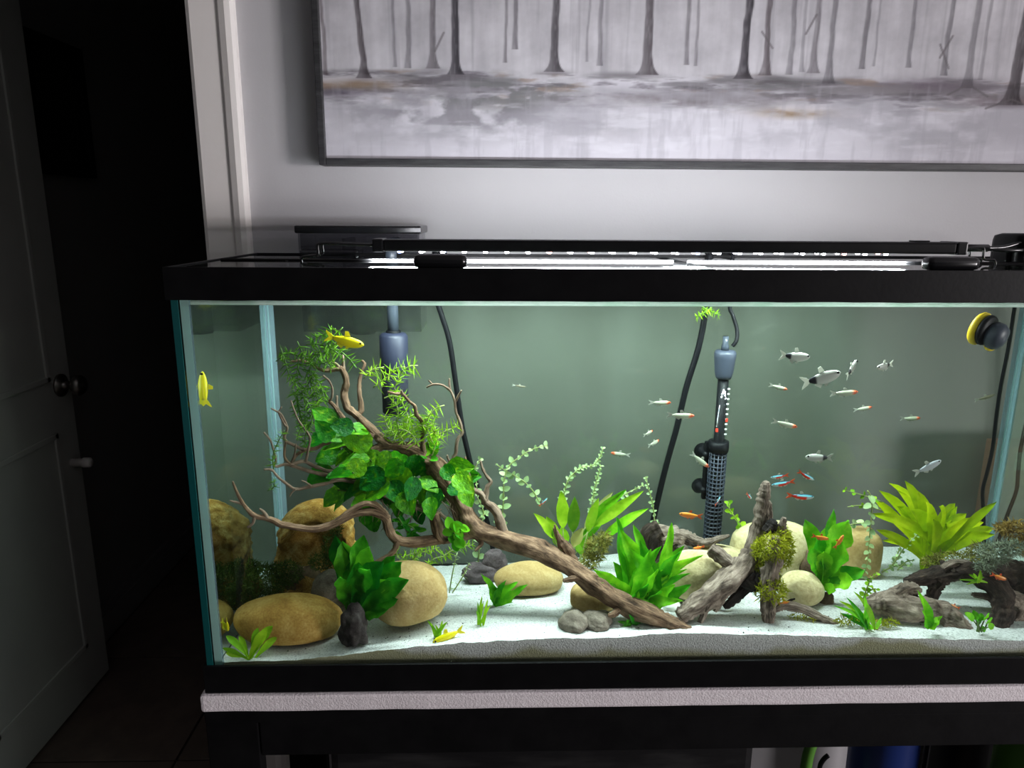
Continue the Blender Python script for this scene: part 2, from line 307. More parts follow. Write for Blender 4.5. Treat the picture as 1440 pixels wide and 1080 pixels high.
MT = dict(
    wall=pmat('wall_paint', (.50, .49, .505), (.53, .52, .535), 3, .85, .05, 260),
    trim=pmat('trim_paint', (.82, .78, .75), (.86, .82, .79), 5, .5, .05, 60),
    door=pmat('door_paint', (.50, .51, .48), (.54, .55, .51), 4, .6, .03, 50),
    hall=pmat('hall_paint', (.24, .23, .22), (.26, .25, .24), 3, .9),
    tile=pmat('floor_tile', (.11, .085, .07), (.16, .12, .10), 9, .55, .1, 40, rnd=.1),
    grout=pmat('floor_grout', (.03, .025, .02), rough=.9),
    black=pmat('black_plastic', (.0035, .0035, .004), (.006, .006, .0065), 30, .45, .03, 200, spec=.12),
    blackgl=pmat('black_gloss', (.006, .006, .007), rough=.22, spec=.5),
    rubber=pmat('black_rubber', (.004, .0045, .006), rough=.5, spec=.2),
    metal=pmat('knob_metal', (.30, .28, .26), rough=.3, metallic=1),
    stand=pmat('stand_paint', (.003, .003, .0035), (.006, .006, .0065), 24, .55, .05, 120, spec=.12),
    foam=pmat('foam_board', (.80, .74, .76), (.90, .85, .87), 160, .9, .35, 420),
    sand=sand_mat(),
    silicone=pmat('silicone', (.55, .76, .72), rough=.35, transl=.45),
    meniscus_shine=pmat('meniscus_shine', (.62, .74, .66), (.80, .86, .82), 30, .15, transl=.5, stretch=(1, 1, .2)),
    softsil=glass_mat('soft_silicone', (.76, .86, .90), .03, milky=.26),
    teal=pmat('glass_edge_teal', (.005, .075, .075), rough=.08, spec=.6),
    frame=pmat('picture_frame_wood', (.018, .018, .020), (.05, .05, .052), 14, .5, .2, 90, stretch=(1, 8, 8)),
    spcap=pmat('sponge_cap', (.018, .022, .045), rough=.5),
    sponge=pmat('sponge', (.012, .014, .026), (.020, .024, .042), 220, .9, .6, 500),
    cap=pmat('heater_cap_grey', (.045, .055, .08), rough=.45),
    clearblue=pmat('pale_plastic', (.065, .08, .105), rough=.25, transl=.3),
    red=pmat('red_mark', (.8, .06, .03), rough=.5),
    white=pmat('white_mark', (.8, .8, .8), rough=.5),
    led=emat('led_emitter', (.93, .96, 1.0), 45.0),
    ledblue=emat('led_emitter_blue', (.35, .45, 1.0), 30.0),
    ledred=emat('led_emitter_red', (1.0, .35, .3), 30.0),
    gold=stone_mat('gold_stone', (.27, .135, .022), (.56, .37, .11), (.40, .23, .05), 24, .25, 260),
    tan=stone_mat('tan_stone', (0.34, 0.22, 0.075), (0.56, 0.42, 0.2), (0.45, 0.31, 0.125), 22, 0.25, 260),
    cream=stone_mat('cream_stone', (0.4, 0.32, 0.15), (0.7, 0.62, 0.4), (0.57, 0.48, 0.26), 18, 0.4, 140),
    greyst=stone_mat('greyst_stone', (0.1, 0.08, 0.06), (0.27, 0.23, 0.185), (0.17, 0.14, 0.11), 45, 0.6, 160),
    slate=stone_mat('slate_stone', (0.022, 0.019, 0.018), (0.085, 0.072, 0.068), (0.045, 0.038, 0.036), 50, 0.7, 160),
    purple=stone_mat('purple_stone', (0.055, 0.04, 0.042), (0.16, 0.12, 0.125), (0.095, 0.072, 0.076), 45, 0.6, 160),
    brownrock=stone_mat('brownrock_stone', (0.05, 0.03, 0.015), (0.18, 0.12, 0.07), (0.1, 0.065, 0.035), 40, 0.7, 120),
    whitest=pmat('white_pebble', (.75, .74, .70), (.85, .84, .80), 20, .6),
    cave=stone_mat('cave_stone', (0.15, 0.062, 0.006), (0.5, 0.35, 0.13), (0.31, 0.16, 0.025), 48, 1.0, 110),
    wood=wood_mat('wood_bark', (0.028, 0.016, 0.01), (.36, .23, .145), (.165, .098, .06), 2.6, 0.7),
    twig=wood_mat('twig_bark', (0.06, 0.036, 0.025), (0.42, 0.31, 0.23), (0.2, 0.135, 0.095), 2.4, 0.6),
    greywood=wood_mat('greywood_bark', (0.022, 0.015, 0.012), (.44, .35, .285), (.20, .150, .118), 3.0, 1.0),
    darkwood=wood_mat('darkwood_bark', (0.007, 0.005, 0.004), (0.1, 0.068, 0.05), (0.032, 0.022, 0.017), 3.0, 1.0),
    knot=wood_mat('knot_bark', (0.003, 0.0025, 0.0025), (0.05, 0.038, 0.033), (0.015, 0.012, 0.011), 3.0, 1.0),
    anub=pmat('anubias_leaf', (.010, .13, .004), (.42, .70, .008), 4.2, .35, .5, 9, transl=.32, c3=(.05, .32, .005), rnd=.55, lo=.32, hi=.78, spec=.3),
    fern=pmat('fern_plant', (0.012, 0.17, 0.006), (0.12, 0.46, 0.015), 40, 0.5, .3, 110, transl=0.35, c3=(0.04, 0.29, 0.008), rnd=0.35, lo=.3, hi=.72, spec=.18),
    fernb=pmat('fernb_plant', (0.05, 0.38, 0.008), (0.32, 0.78, 0.03), 40, 0.5, .3, 110, transl=0.42, c3=(0.14, 0.58, 0.012), rnd=0.35, lo=.3, hi=.72, spec=.18),
    sword=pmat('sword_leaf', (.36, .54, .004), (.80, .90, .02), 30, .5, .3, 110, transl=.48, c3=(.56, .74, .006), rnd=.3, lo=.3, hi=.72, spec=.18),
    crypt=pmat('crypt_plant', (0.18, 0.46, 0.01), (0.5, 0.74, 0.05), 34, 0.5, .3, 110, transl=0.42, c3=(0.3, 0.6, 0.02), rnd=0.3, lo=.3, hi=.72, spec=.18),
    cryptb=pmat('crypt_brown_leaf', (.42, .42, .10), (.58, .56, .22), 18, .5, .15, 60, transl=.40, rnd=.3),
    pale=pmat('pale_leaf', (.36, .56, .22), (.55, .72, .36), 20, .5, transl=.40, rnd=.25),
    stem=pmat('pale_stem', (.30, .38, .10), (.42, .46, .18), 20, .6, transl=.2),
    dstem=pmat('green_stem', (.06, .13, .02), (.10, .20, .03), 20, .6),
    najas=pmat('najas_plant', (0.05, 0.17, 0.006), (0.24, 0.46, 0.02), 40, 0.5, .3, 110, transl=0.4, c3=(0.12, 0.3, 0.01), rnd=0.1, lo=.3, hi=.72, spec=.18),
    najasb=pmat('najasb_plant', (.13, .32, .006), (.40, .62, .025), 40, .5, .3, 110, transl=.4, c3=(.24, .46, .010), rnd=.1, lo=.3, hi=.72, spec=.18),
    mossd=pmat('mossd_plant', (0.018, 0.045, 0.004), (0.1, 0.16, 0.02), 60, 0.5, .3, 110, transl=0.28, c3=(0.045, 0.085, 0.008), rnd=0.1, lo=.3, hi=.72, spec=.18),
    mossy=pmat('mossy_plant', (0.17, 0.21, 0.004), (0.5, 0.52, 0.03), 60, 0.5, .3, 110, transl=0.38, c3=(0.31, 0.34, 0.01), rnd=0.1, lo=.3, hi=.72, spec=.18),
    mosso=pmat('olive_moss', (.14, .13, .02), (.36, .26, .05), 40, .7, transl=.30, c3=(.22, .22, .03)),
    mossg=pmat('grey_moss', (.14, .17, .12), (.30, .33, .22), 40, .7, transl=.30, c3=(.20, .24, .16)),
    mossr=pmat('rusty_moss', (.20, .13, .02), (.42, .27, .05), 40, .7, transl=.3),
    snail=pmat('snail_shell', (.72, .42, .02), (.86, .62, .06), 16, .3, transl=.15),
    yellow=pmat('yellow_plastic', (.80, .58, .02), rough=.4),
    fish=amat('fish_skin', .35, .12, .6),
    fin=pmat('pale_fin', (.55, .56, .50), rough=.5, transl=.5),
    finy=pmat('yellow_fin', (.88, .80, .03), rough=.5, transl=.4),
    finr=pmat('red_fin', (.7, .12, .03), rough=.5, transl=.4),
    fink=pmat('black_fin', (.02, .02, .025), rough=.5, transl=.1),
    eye=pmat('fish_eye', (.01, .01, .012), rough=.1),
    grain=pmat('black_grain', (.012, .011, .010), rough=.8),
    pink=pmat('pink_card', (.62, .30, .24), (.66, .34, .27), 8, .8),
    bin=pmat('storage_bin', (.006, .006, .007), (.03, .03, .03), 12, .5, .1, 60, stretch=(.6, 3, 3), spec=.3, lo=.45, hi=.8),
    blue=pmat('blue_plastic', (.012, .035, .19), rough=.35),
    green=pmat('green_plastic', (.09, .26, .03), rough=.45),
    clear=glass_mat('clear_plastic', (.80, .80, .82), .10, grazing=.8),
    smoke=glass_mat('smoky_plastic', (.73, .73, .75), .06, grazing=.7),
    pane=glass_mat('tank_glass', (.965, .985, .975), .035),
    backpane=glass_mat('back_glass', (.69, .72, .675), .03, film=.07),
    sidepane=glass_mat('side_glass', (.93, .97, .95), .05, tir=True, gtint=(.86, .97, .92)),
    filterpane=glass_mat('lamp_filter_glass', (.62, .74, .52), .04, film=.22),
    lid=glass_mat('lid_glass', (.95, .975, .965), .04, grazing=.8),
)
# water: clear body with a green-grey absorption, mirroring on its level upper face only
def water_mat():
    m, nt, N, L, b, out = new_mat('water_body'); N.remove(b)
    t = N.new('ShaderNodeBsdfTransparent'); t.inputs[0].default_value = (1, 1, 1, 1)
    g = N.new('ShaderNodeBsdfGlossy'); g.inputs['Roughness'].default_value = .05
    lw = N.new('ShaderNodeLayerWeight'); lw.inputs['Blend'].default_value = .5
    pw = N.new('ShaderNodeMath'); pw.operation = 'POWER'; pw.inputs[1].default_value = 4.0; L.new(lw.outputs['Facing'], pw.inputs[0])
    mr = N.new('ShaderNodeMapRange'); mr.inputs['To Min'].default_value = .02; mr.inputs['To Max'].default_value = .95; L.new(pw.outputs[0], mr.inputs['Value'])
    ge = N.new('ShaderNodeNewGeometry'); sx = N.new('ShaderNodeSeparateXYZ'); L.new(ge.outputs['True Normal'], sx.inputs[0])
    ab = N.new('ShaderNodeMath'); ab.operation = 'ABSOLUTE'; L.new(sx.outputs['Z'], ab.inputs[0])
    gt = N.new('ShaderNodeMath'); gt.operation = 'GREATER_THAN'; gt.inputs[1].default_value = .8; L.new(ab.outputs[0], gt.inputs[0])
    mu = N.new('ShaderNodeMath'); mu.operation = 'MULTIPLY'; L.new(gt.outputs[0], mu.inputs[0]); L.new(mr.outputs['Result'], mu.inputs[1])
    mx = N.new('ShaderNodeMixShader'); L.new(mu.outputs[0], mx.inputs[0]); L.new(t.outputs[0], mx.inputs[1]); L.new(g.outputs[0], mx.inputs[2]); L.new(mx.outputs[0], out.inputs['Surface'])
    nz = N.new('ShaderNodeTexNoise'); nz.inputs['Scale'].default_value = 16; tc = N.new('ShaderNodeTexCoord'); L.new(tc.outputs['Object'], nz.inputs['Vector'])
    bp = N.new('ShaderNodeBump'); bp.inputs['Strength'].default_value = .10; bp.inputs['Distance'].default_value = .01; L.new(nz.outputs['Fac'], bp.inputs['Height']); L.new(bp.outputs['Normal'], g.inputs['Normal'])
    v = N.new('ShaderNodeVolumeAbsorption'); v.inputs['Color'].default_value = WATER_COLOR; v.inputs['Density'].default_value = WATER_DENSITY
    L.new(v.outputs[0], out.inputs['Volume'])
    return m
WATER_COLOR = (.38, .58, .53, 1); WATER_DENSITY = 1.0

# ================================================================== THE SETTING
WY = 0.47; FZ = -0.77
def struct(o): o['kind'] = 'structure'; return o
struct(boxes('wall_back', [((-.085, WY, FZ), (5.8, WY + .11, 1.75)), ((-.81, WY, 1.29), (-.085, WY + .11, 1.75)), ((-2.2, WY, FZ), (-.81, WY + .11, 1.75))], MT['wall']))
# door casing with a moulded outer edge
def casing(name, x0, x1, z0, z1, flip=1):
    prof = [(0, 0), (0, .012), (.006, .015), (.048, .016), (.052, .020), (.062, .023), (.070, .021), (.073, .012), (.073, 0)]
    prof = [(x0 + u * (x1 - x0) / .073, WY - v) for u, v in prof]; n = len(prof)
    V = [Vector((x, y, z)) for z in (z0, z1) for x, y in prof]
    F = [[i, (i + 1) % n, n + (i + 1) % n, n + i] for i in range(n)] + [list(range(n))[::-1], list(range(n, 2 * n))]
    return struct(mk(name, V, F, MT['trim'], smooth=False))
casing('trim_1', -.126, -.050, FZ, 1.36)
struct(boxes('trim_2', [((-.126, WY + .001, FZ), (-.105, WY + .125, 1.29))], MT['trim'], bev=.002))       # jamb lining
casing('trim_3', -.80, -.875, FZ, 1.36)
# hall behind the doorway
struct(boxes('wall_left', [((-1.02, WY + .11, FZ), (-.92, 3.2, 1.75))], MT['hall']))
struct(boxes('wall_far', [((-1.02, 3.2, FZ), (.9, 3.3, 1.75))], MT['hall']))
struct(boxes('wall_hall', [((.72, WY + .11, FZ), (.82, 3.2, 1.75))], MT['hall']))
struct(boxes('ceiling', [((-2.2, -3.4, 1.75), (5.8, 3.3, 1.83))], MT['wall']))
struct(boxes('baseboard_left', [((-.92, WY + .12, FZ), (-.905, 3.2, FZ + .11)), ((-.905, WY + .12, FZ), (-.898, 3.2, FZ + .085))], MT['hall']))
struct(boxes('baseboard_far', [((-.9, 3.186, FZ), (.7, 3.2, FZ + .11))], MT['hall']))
struct(boxes('baseboard_back', [((-.05, WY - .013, FZ), (5.8, WY, FZ + .10))], MT['trim'], bev=.003))
fl = struct(boxes('floor', [((-2.2, -3.4, FZ - .06), (5.8, 3.3, FZ - .004))], MT['grout']))
tme = None; T = .45
for i in range(-4, 6):
    for j in range(-2, 7):
        x, y = i * T - .22, j * T + .12
        if not (-1.4 < x < 2.0 and -.6 < y < 3.0): continue
        if tme is None:
            V, F = box_vf((-T / 2 + .003, -T / 2 + .003, -.01), (T / 2 - .003, T / 2 - .003, 0), .0015)
            tme = bpy.data.meshes.new('floor_tile'); tme.from_pydata([tuple(v) for v in V], [], F); tme.materials.append(MT['tile'])
        inst('floor_tile', tme, fl, Matrix.Translation((x, y, FZ)))
# the door, swung wide open into the dark hall
dX = -.80
door = thing('door_1', None, None, (dX, .60, FZ)); door['kind'] = 'structure'
dl = mk('door_leaf', *box_vf((dX - .036, .59, FZ + .012), (dX, 1.165, 1.27), .002), MT['door'], door, False)
for (y0, y1, z0, z1) in ((.68, 1.07, FZ + .15, .02), (.68, 1.07, .16, 1.16)):
    V, F = join(*[box_vf((dX, a, c), (dX + .006, b_, d_), .002) for a, b_, c, d_ in ((y0, y1, z0, z0 + .015), (y0, y1, z1 - .015, z1), (y0, y0 + .015, z0, z1), (y1 - .015, y1, z0, z1))])
    mk('panel_moulding', V, F, MT['door'], dl, False)
kn = ax(97, 543, dX + .03); kz = kn.z; ky = kn.y
V, F = lathe_vf([(.0, 0), (.031, 0), (.031, .006), (.012, .010), (.010, .030), (.020, .036), (.027, .046), (.027, .055), (.020, .064), (.0, .066)], (dX, 1.115, kz), 'x', 20)
mk('door_knob', V, F, MT['metal'], dl)
mk('latch_plate', *box_vf((dX - .030, 1.163, kz - .03), (dX - .006, 1.168, kz + .03)), MT['metal'], dl, False)
mk('latch_tongue', *box_vf((dX - .024, 1.166, kz - .012), (dX - .010, 1.178, kz + .012), .002), MT['metal'], dl, False)
mk('door_stop', *lathe_vf([(.011, 0), (.011, .03), (.014, .032), (.014, .05), (.01, .054)], (dX, 1.12, ax(105, 648, dX).z), 'x', 14), MT['trim'], door)
# narrow dark frame on the hall wall
p0 = ax(20, 35, -.915); p1 = ax(62, 245, -.915)
fr = thing('hall_picture', 'narrow black picture frame hanging on the dark hall wall behind the door', 'picture', (-.915, (p0.y + p1.y) / 2, p1.z))
yA, yB, zA, zB = p0.y, p1.y + .25, p1.z, p0.z
for nm, q in (('frame_bar', ((-.92, yA, zA), (-.895, yA + .03, zB))), ('frame_bar', ((-.92, yB - .03, zA), (-.895, yB, zB))), ('frame_bar', ((-.92, yA + .03, zB - .03), (-.895, yB - .03, zB))), ('frame_bar', ((-.92, yA + .03, zA), (-.895, yB - .03, zA + .03)))):
    mk(nm, *box_vf(*q, .002), MT['black'], fr, False)
mk('glass', *box_vf((-.92, yA + .03, zA + .03), (-.908, yB - .03, zB - .03)), MT['blackgl'], fr, False)

# ================================================================== PAINTING
def vnoise(x, y, seed=0):
    rs = np.random.RandomState(seed); G = rs.rand(256, 256)
    xi = np.floor(x).astype(int); yi = np.floor(y).astype(int); fx = x - xi; fy = y - yi
    fx = fx * fx * (3 - 2 * fx); fy = fy * fy * (3 - 2 * fy)
    g = lambda a, b: G[a % 256, b % 256]
    return (g(xi, yi) * (1 - fx) + g(xi + 1, yi) * fx) * (1 - fy) + (g(xi, yi + 1) * (1 - fx) + g(xi + 1, yi + 1) * fx) * fy
def fbm(x, y, seed=0, o=5):
    s = 0; a = .5; t = 0
    for k in range(o): s = s + a * vnoise(x * 2 ** k, y * 2 ** k, seed + k); t += a; a *= .55
    return s / t
def build_painting():
    PY = .435
    x0, z0 = .0905, .681; PW, PH = 1.34, .62
    root = thing('painting', 'wide framed painting of bare misty woodland hung above the aquarium', 'painting', (x0 + PW / 2, PY, z0))
    ft, fd = .011, .034
    for q in (((x0 - ft, PY - .006, z0 - ft), (x0, PY + fd, z0 + PH + ft)), ((x0 + PW, PY - .006, z0 - ft), (x0 + PW + ft, PY + fd, z0 + PH + ft)),
              ((x0, PY - .006, z0 - ft), (x0 + PW, PY + fd, z0)), ((x0, PY - .006, z0 + PH), (x0 + PW, PY + fd, z0 + PH + ft))):
        mk('frame_bar', *box_vf(*q, .0015), MT['frame'], root, False)
    nx, nz = 760, 290
    us = np.linspace(0, PW, nx); ws = np.concatenate([np.linspace(0, .30, 210), np.linspace(.302, PH, nz - 210)])
    u, w = np.meshgrid(us, ws)
    px = 459 + u * 836; py = 222 - w * 915          # print units
    c = np.zeros(u.shape + (3,)); base = np.array((.735, .725, .745)); c[:] = base
    n1 = fbm(px / 60, py / 45, 1); n2 = fbm(px / 14, py / 120, 3); n3 = fbm(px / 9, py / 9, 5)
    c += ((n1 - .5) * .16 + (n2 - .5) * .14 + (n3 - .5) * .05)[..., None]
    def mixc(mask, col):
        nonlocal c
        c = c * (1 - mask[..., None]) + np.array(col) * mask[..., None]
    sm = lambda a, b, x: np.clip((x - a) / (b - a), 0, 1) ** 2 * (3 - 2 * np.clip((x - a) / (b - a), 0, 1))
    # misty far trunks
    far = sm(.60, .78, fbm(px / 11, py / 400, 21, 4)) * sm(108, 90, py); mixc(far * .38, (.55, .54, .565))
    # ground
    gy = 100 + 14 * (fbm(px / 130, px * 0, 31) - .5)
    low = sm(gy - 4, gy + 16, py)
    mixc(low * .9, (.79, .78, .81))
    band = sm(gy - 6, gy + 4, py) * sm(gy + 62, gy + 18, py)
    d = fbm(px / 95, py / 16, 41); mixc(band * sm(.44, .66, d) * .85, (.45, .44, .455))
    d = fbm(px / 60, py / 9, 45); mixc(band * sm(.54, .72, d) * .8, (.34, .32, .345))
    d = fbm(px / 70, py / 12, 49); mixc(band * sm(.60, .76, d) * .7, (.56, .48, .42))
    bl = np.exp(-((px - 640) / 125) ** 2 - ((py - 150) / 33) ** 2) * sm(.34, .60, fbm(px / 34, py / 22, 51)); mixc(np.clip(bl * 1.3, 0, .85), (.50, .49, .515))
    bl = np.exp(-((px - 700) / 90) ** 2 - ((py - 128) / 20) ** 2) * sm(.4, .6, fbm(px / 30, py / 14, 55)); mixc(np.clip(bl * 1.2, 0, .8), (.43, .43, .435))
    for (bx, by, rx, ry, s, col) in ((960, 132, 160, 10, .8, (.46, .44, .45)), (1110, 150, 50, 7, .8, (.55, .47, .38)), (500, 118, 60, 7, .8, (.52, .44, .36)), (1300, 110, 90, 10, .75, (.42, .38, .42)), (485, 128, 42, 5, .8, (.36, .33, .38)), (1070, 108, 60, 9, .7, (.36, .35, .36)), (840, 170, 60, 22, .45, (.58, .57, .59)), (1290, 190, 70, 20, .4, (.62, .61, .63)), (1210, 118, 60, 8, .5, (.52, .5, .51)), (1400, 130, 60, 8, .7, (.40, .34, .36))):
        bl = np.exp(-((px - bx) / rx) ** 2 - ((py - by) / ry) ** 2) * (.35 + 1.1 * fbm(px / 22, py / 8, int(bx))); mixc(np.clip(bl * s * 1.2, 0, .9), col)
    wash = sm(.5, .75, fbm(px / 28, py / 60, 61)) * sm(gy + 15, gy + 45, py); mixc(wash * .45, (.66, .65, .68))
    mixc(sm(.5, .72, fbm(px / 55, py / 12, 63)) * sm(gy + 20, gy + 45, py) * .45, (.84, .835, .86))
    mixc(sm(.48, .66, fbm(px / 90, py / 40, 67)) * sm(gy + 10, gy + 30, py) * sm(218, 170, py) * .5, (.60, .59, .62))
    mixc(sm(.55, .75, fbm(px / 8, py / 70, 69)) * low * .3, (.62, .61, .64))
    # trunks: x, foot y, width, strength, brown
    for k, (tx, fy, tw, s, br) in enumerate(((462, 104, 5, .5, 1), (515, 108, 8, .8, .5), (556, 92, 4, .35, 0), (574, 94, 7, .4, 0), (608, 94, 8, .55, .4), (638, 102, 10, .95, 0), (705, 85, 4, .45, .3), (718, 66, 6, .5, .2), (771, 96, 10, .8, .2), (815, 82, 3, .3, 0), (832, 88, 6, .4, 0), (897, 99, 12, .72, .5), (950, 85, 6, .45, .2), (962, 86, 4, .35, .2), (1030, 103, 11, .95, .1), (1057, 98, 8, .65, .8), (1092, 96, 7, .4, 0), (1108, 92, 5, .3, 0), (1125, 94, 8, .45, .4), (1146, 108, 8, .45, 0), (1192, 88, 7, .5, .1), (1207, 84, 3, .3, 0), (1255, 85, 6, .4, 0), (1306, 95, 7, .45, 0), (1342, 112, 9, .4, 0), (1358, 100, 5, .3, 0), (1405, 136, 16, .85, .4), (1452, 100, 8, .6, 0), (1500, 110, 10, .8, .2), (1545, 95, 6, .5, 0))):
        h = fy - py
        wob = 2.6 * (fbm(py / 55 + k * 9, py * 0 + k, 71 + k, 3) - .5) * 2
        lean = (.06 if k in (1, 26) else .0) * (1 if k == 26 else -1)
        half = tw * .5 * (1 + 1.6 * np.exp(-np.clip(h, 0, 999) / 9) * (1 if tw > 7 else .3)) * (1 - .12 * np.clip(h / 150, 0, 2)) * (.9 + .2 * vnoise(px * 0 + k, py / 14, 5))
        dx = px - tx - wob - lean * h
        m = sm(half + 1.0, half - 1.2, np.abs(dx)) * (h > 0)
        col = np.array((.17, .16, .18)) * (1 - br * .4) + np.array((.26, .17, .16)) * br * .4
        tex = .65 + .35 * np.clip((dx / tw + .5), 0, 1)
        mixc(m * s * tex * (.75 + .4 * vnoise(px / 2, py / 9, 8)).clip(0, 1.0), col)
        if tw > 7:     # root flare / cast tone at the foot
            bl = np.exp(-((px - tx) / (tw * 2.2)) ** 2 - ((py - fy - 1) / 4) ** 2); mixc(bl * s * .5, (.40, .38, .40))
    # a few thin side twigs
    for (ax0, ay0, ax1, ay1) in ((1298, 70, 1312, 40), (1312, 85, 1296, 52), (1414, 40, 1428, 12), (1066, 60, 1050, 38), (610, 70, 622, 45), (1110, 40, 1122, 14), (1405, 128, 1372, 141), (1408, 128, 1440, 140), (1342, 108, 1316, 122), (1344, 108, 1372, 124)):
        t = np.clip(((px - ax0) * (ax1 - ax0) + (py - ay0) * (ay1 - ay0)) / ((ax1 - ax0) ** 2 + (ay1 - ay0) ** 2), 0, 1)
        dd = np.hypot(px - ax0 - t * (ax1 - ax0), py - ay0 - t * (ay1 - ay0)); mixc(sm(2.2, .8, dd) * .55, (.38, .36, .37))
    c = np.clip(c, 0, 1); c = np.where(c <= .04045, c / 12.92, ((c + .055) / 1.055) ** 2.4)
    V = np.stack([x0 + u, np.full(u.shape, PY + .004), z0 + w], -1).reshape(-1, 3) - np.array(root.location)
    idx = np.arange(nx * nz).reshape(nz, nx)
    F = np.stack([idx[:-1, :-1], idx[:-1, 1:], idx[1:, 1:], idx[1:, :-1]], -1).reshape(-1, 4)
    me = bpy.data.meshes.new('canvas'); me.vertices.add(len(V)); me.vertices.foreach_set('co', V.ravel())
    me.loops.add(F.size); me.loops.foreach_set('vertex_index', F.ravel()); me.polygons.add(len(F))
    me.polygons.foreach_set('loop_start', np.arange(0, F.size, 4)); me.polygons.foreach_set('loop_total', np.full(len(F), 4)); me.update(calc_edges=True); me.validate()
    ca = me.color_attributes.new('Col', 'FLOAT_COLOR', 'POINT'); ca.data.foreach_set('color', np.concatenate([c.reshape(-1, 3), np.ones((len(V), 1))], 1).ravel())
    me.materials.append(amat('canvas_print', .75, 0, .3, .15, 900))
    o = bpy.data.objects.new('canvas', me); COL.objects.link(o); o.parent = root
    mk('canvas_backing', *box_vf((x0, PY + .006, z0), (x0 + PW, PY + .030, z0 + PH)), MT['trim'], root, False)
build_painting()

# ================================================================== STAND, FOAM
sd = thing('aquarium_stand', 'black wooden stand carrying the aquarium on its top rail', 'stand', (W / 2, D / 2, FZ))
SZ = -.026
mk('top_board', *box_vf((-.004, .0, SZ - .018), (W + .004, D + .02, SZ), .001), MT['stand'], sd, False)
mk('top_rail', *box_vf((.064, .002, SZ - .068), (W - .064, .022, SZ - .0185), .001), MT['stand'], sd, False)
for x0, x1 in ((-.004, .062), (W - .062, W + .004)):
    for y0, y1 in ((.001, .022), (D - .005, D + .018)):
        mk('leg', *box_vf((x0, y0, FZ), (x1, y1, SZ - .0185), .0015), MT['stand'], sd, False)
mk('shelf', *box_vf((0, .024, -.62), (W, D - .006, -.60), .001), MT['stand'], sd, False)
fo = mk('foam_sheet', *box_vf((-.006, -.004, SZ + .001), (W + .006, D + .012, -.001), .004), MT['foam'], None, False)
V = [v.co for v in fo.data.vertices]
bm = bmesh.new(); bm.from_mesh(fo.data); bmesh.ops.subdivide_edges(bm, edges=[e for e in bm.edges if e.calc_length() > .2], cuts=60, use_grid_fill=True)
for v in bm.verts:
    wv = v.co + fo.location
    v.co.z += noise.noise(Vector((wv.x * 14, wv.y * 14, 0))) * .0008; v.co.y += noise.noise(Vector((wv.x * 20, 3, 0))) * .0008
bm.to_mesh(fo.data); bm.free()
setp(fo, 'white foam levelling sheet squeezed between the aquarium and its black stand', 'foam sheet')
# things on the shelf below
b = thing('storage_bin', 'black scuffed plastic storage bin under the aquarium stand', 'bin', (.45, .14, -.600))
mk('bin_body', *box_vf((.135, .06, -.599), (.735, .27, -.125), .012), MT['bin'], b, False)
mk('bin_lid', *box_vf((.115, .045, -.125), (.765, .285, -.098), .006), MT['bin'], b, False)
mk('lid_rib', *box_vf((.15, .075, -.098), (.73, .255, -.091), .003), MT['bin'], b, False)
P = at(1243, 1046, .16); s = mpp(P)
bl = thing('blue_canister', 'round blue plastic canister beneath the stand', 'canister', (P.x, .16, -.600))
mk('canister_body', *lathe_vf([(.0, -.600), (.040, -.600), (.046, -.58), (.050, -.22), (.048, -.165), (.040, -.135), (.026, -.116), (.012, -.108), (.0, -.106)], (P.x, .16, 0), 'z', 28), MT['blue'], bl)
mk('canister_base', *lathe_vf([(.047, -.5999), (.052, -.597), (.052, -.585), (.047, -.58)], (P.x, .16, 0), 'z', 28), MT['black'], bl)
gh = thing('siphon_hose', 'curved green hose end beside the blue canister under the stand', 'hose', at(1140, 1075, .12))
mk('hose', *tube_vf([(*at(1142, 1200, .12),), (*at(1132, 1110, .12),), (*at(1134, 1075, .12),), (*at(1141, 1047, .12),), (*at(1152, 1030, .13),), (*at(1170, 1015, .15),)], .0085, 12, 5), MT['green'], gh)
mk('hose_clip', *tube_vf([(*at(1165, 1062, .12),), (*at(1158, 1068, .12),), (*at(1153, 1078, .12),), (*at(1155, 1092, .12),), (*at(1172, 1098, .12),)], .0035, 8, 4), MT['black'], gh)
P = at(1312, 1050, .2)
cu = thing('clear_cup', 'clear plastic cup lying behind the blue canister under the stand', 'cup', (P.x, .2, -.600))
mk('cup_wall', *lathe_vf([(.030, -.600), (.034, -.12), (.038, -.116), (.038, -.111), (.018, -.108), (.018, -.100), (.0, -.100)], (P.x, .22, 0), 'z', 24), MT['clear'], cu)
P = at(1360, 1052, .13)
pu = thing('water_pump', 'black water pump with a ribbed knob under the stand', 'pump', (P.x, .13, -.600))
mk('pump_body', *box_vf((P.x - .035, .10, -.599), (P.x + .02, .17, -.155), .01), MT['black'], pu)
mk('pump_knob', *lathe_vf([(.0, -.155), (.022, -.155), (.024, -.150), (.024, -.135), (.016, -.130), (.010, -.105), (.012, -.100), (.0, -.098)], (P.x, .13, 0), 'z', 18), MT['black'], pu)
mk('pump_arm', *tube_vf([(P.x - .036, .12, -.16), (P.x - .02, .12, -.142), (P.x + .005, .125, -.12), (P.x + .012, .13, -.095)], [.010, .011, .009, .008], 10, 4), MT['black'], pu)
P = at(1440, 1060, .12)
gb = thing('green_bag', 'dull green bag at the right end under the stand', 'bag', (P.x + .04, .12, -.600))
mk('bag_body', *lathe_vf([(.0, -.599), (.06, -.599), (.075, -.27), (.07, -.19), (.055, -.14), (.030, -.112), (.012, -.103), (.0, -.101)], (P.x + .035, .13, 0), 'z', 22), MT['green'], gb)
mk('bag_tie', *lathe_vf([(.016, -.112), (.020, -.109), (.020, -.104), (.016, -.101)], (P.x + .035, .13, 0), 'z', 22), MT['black'], gb)
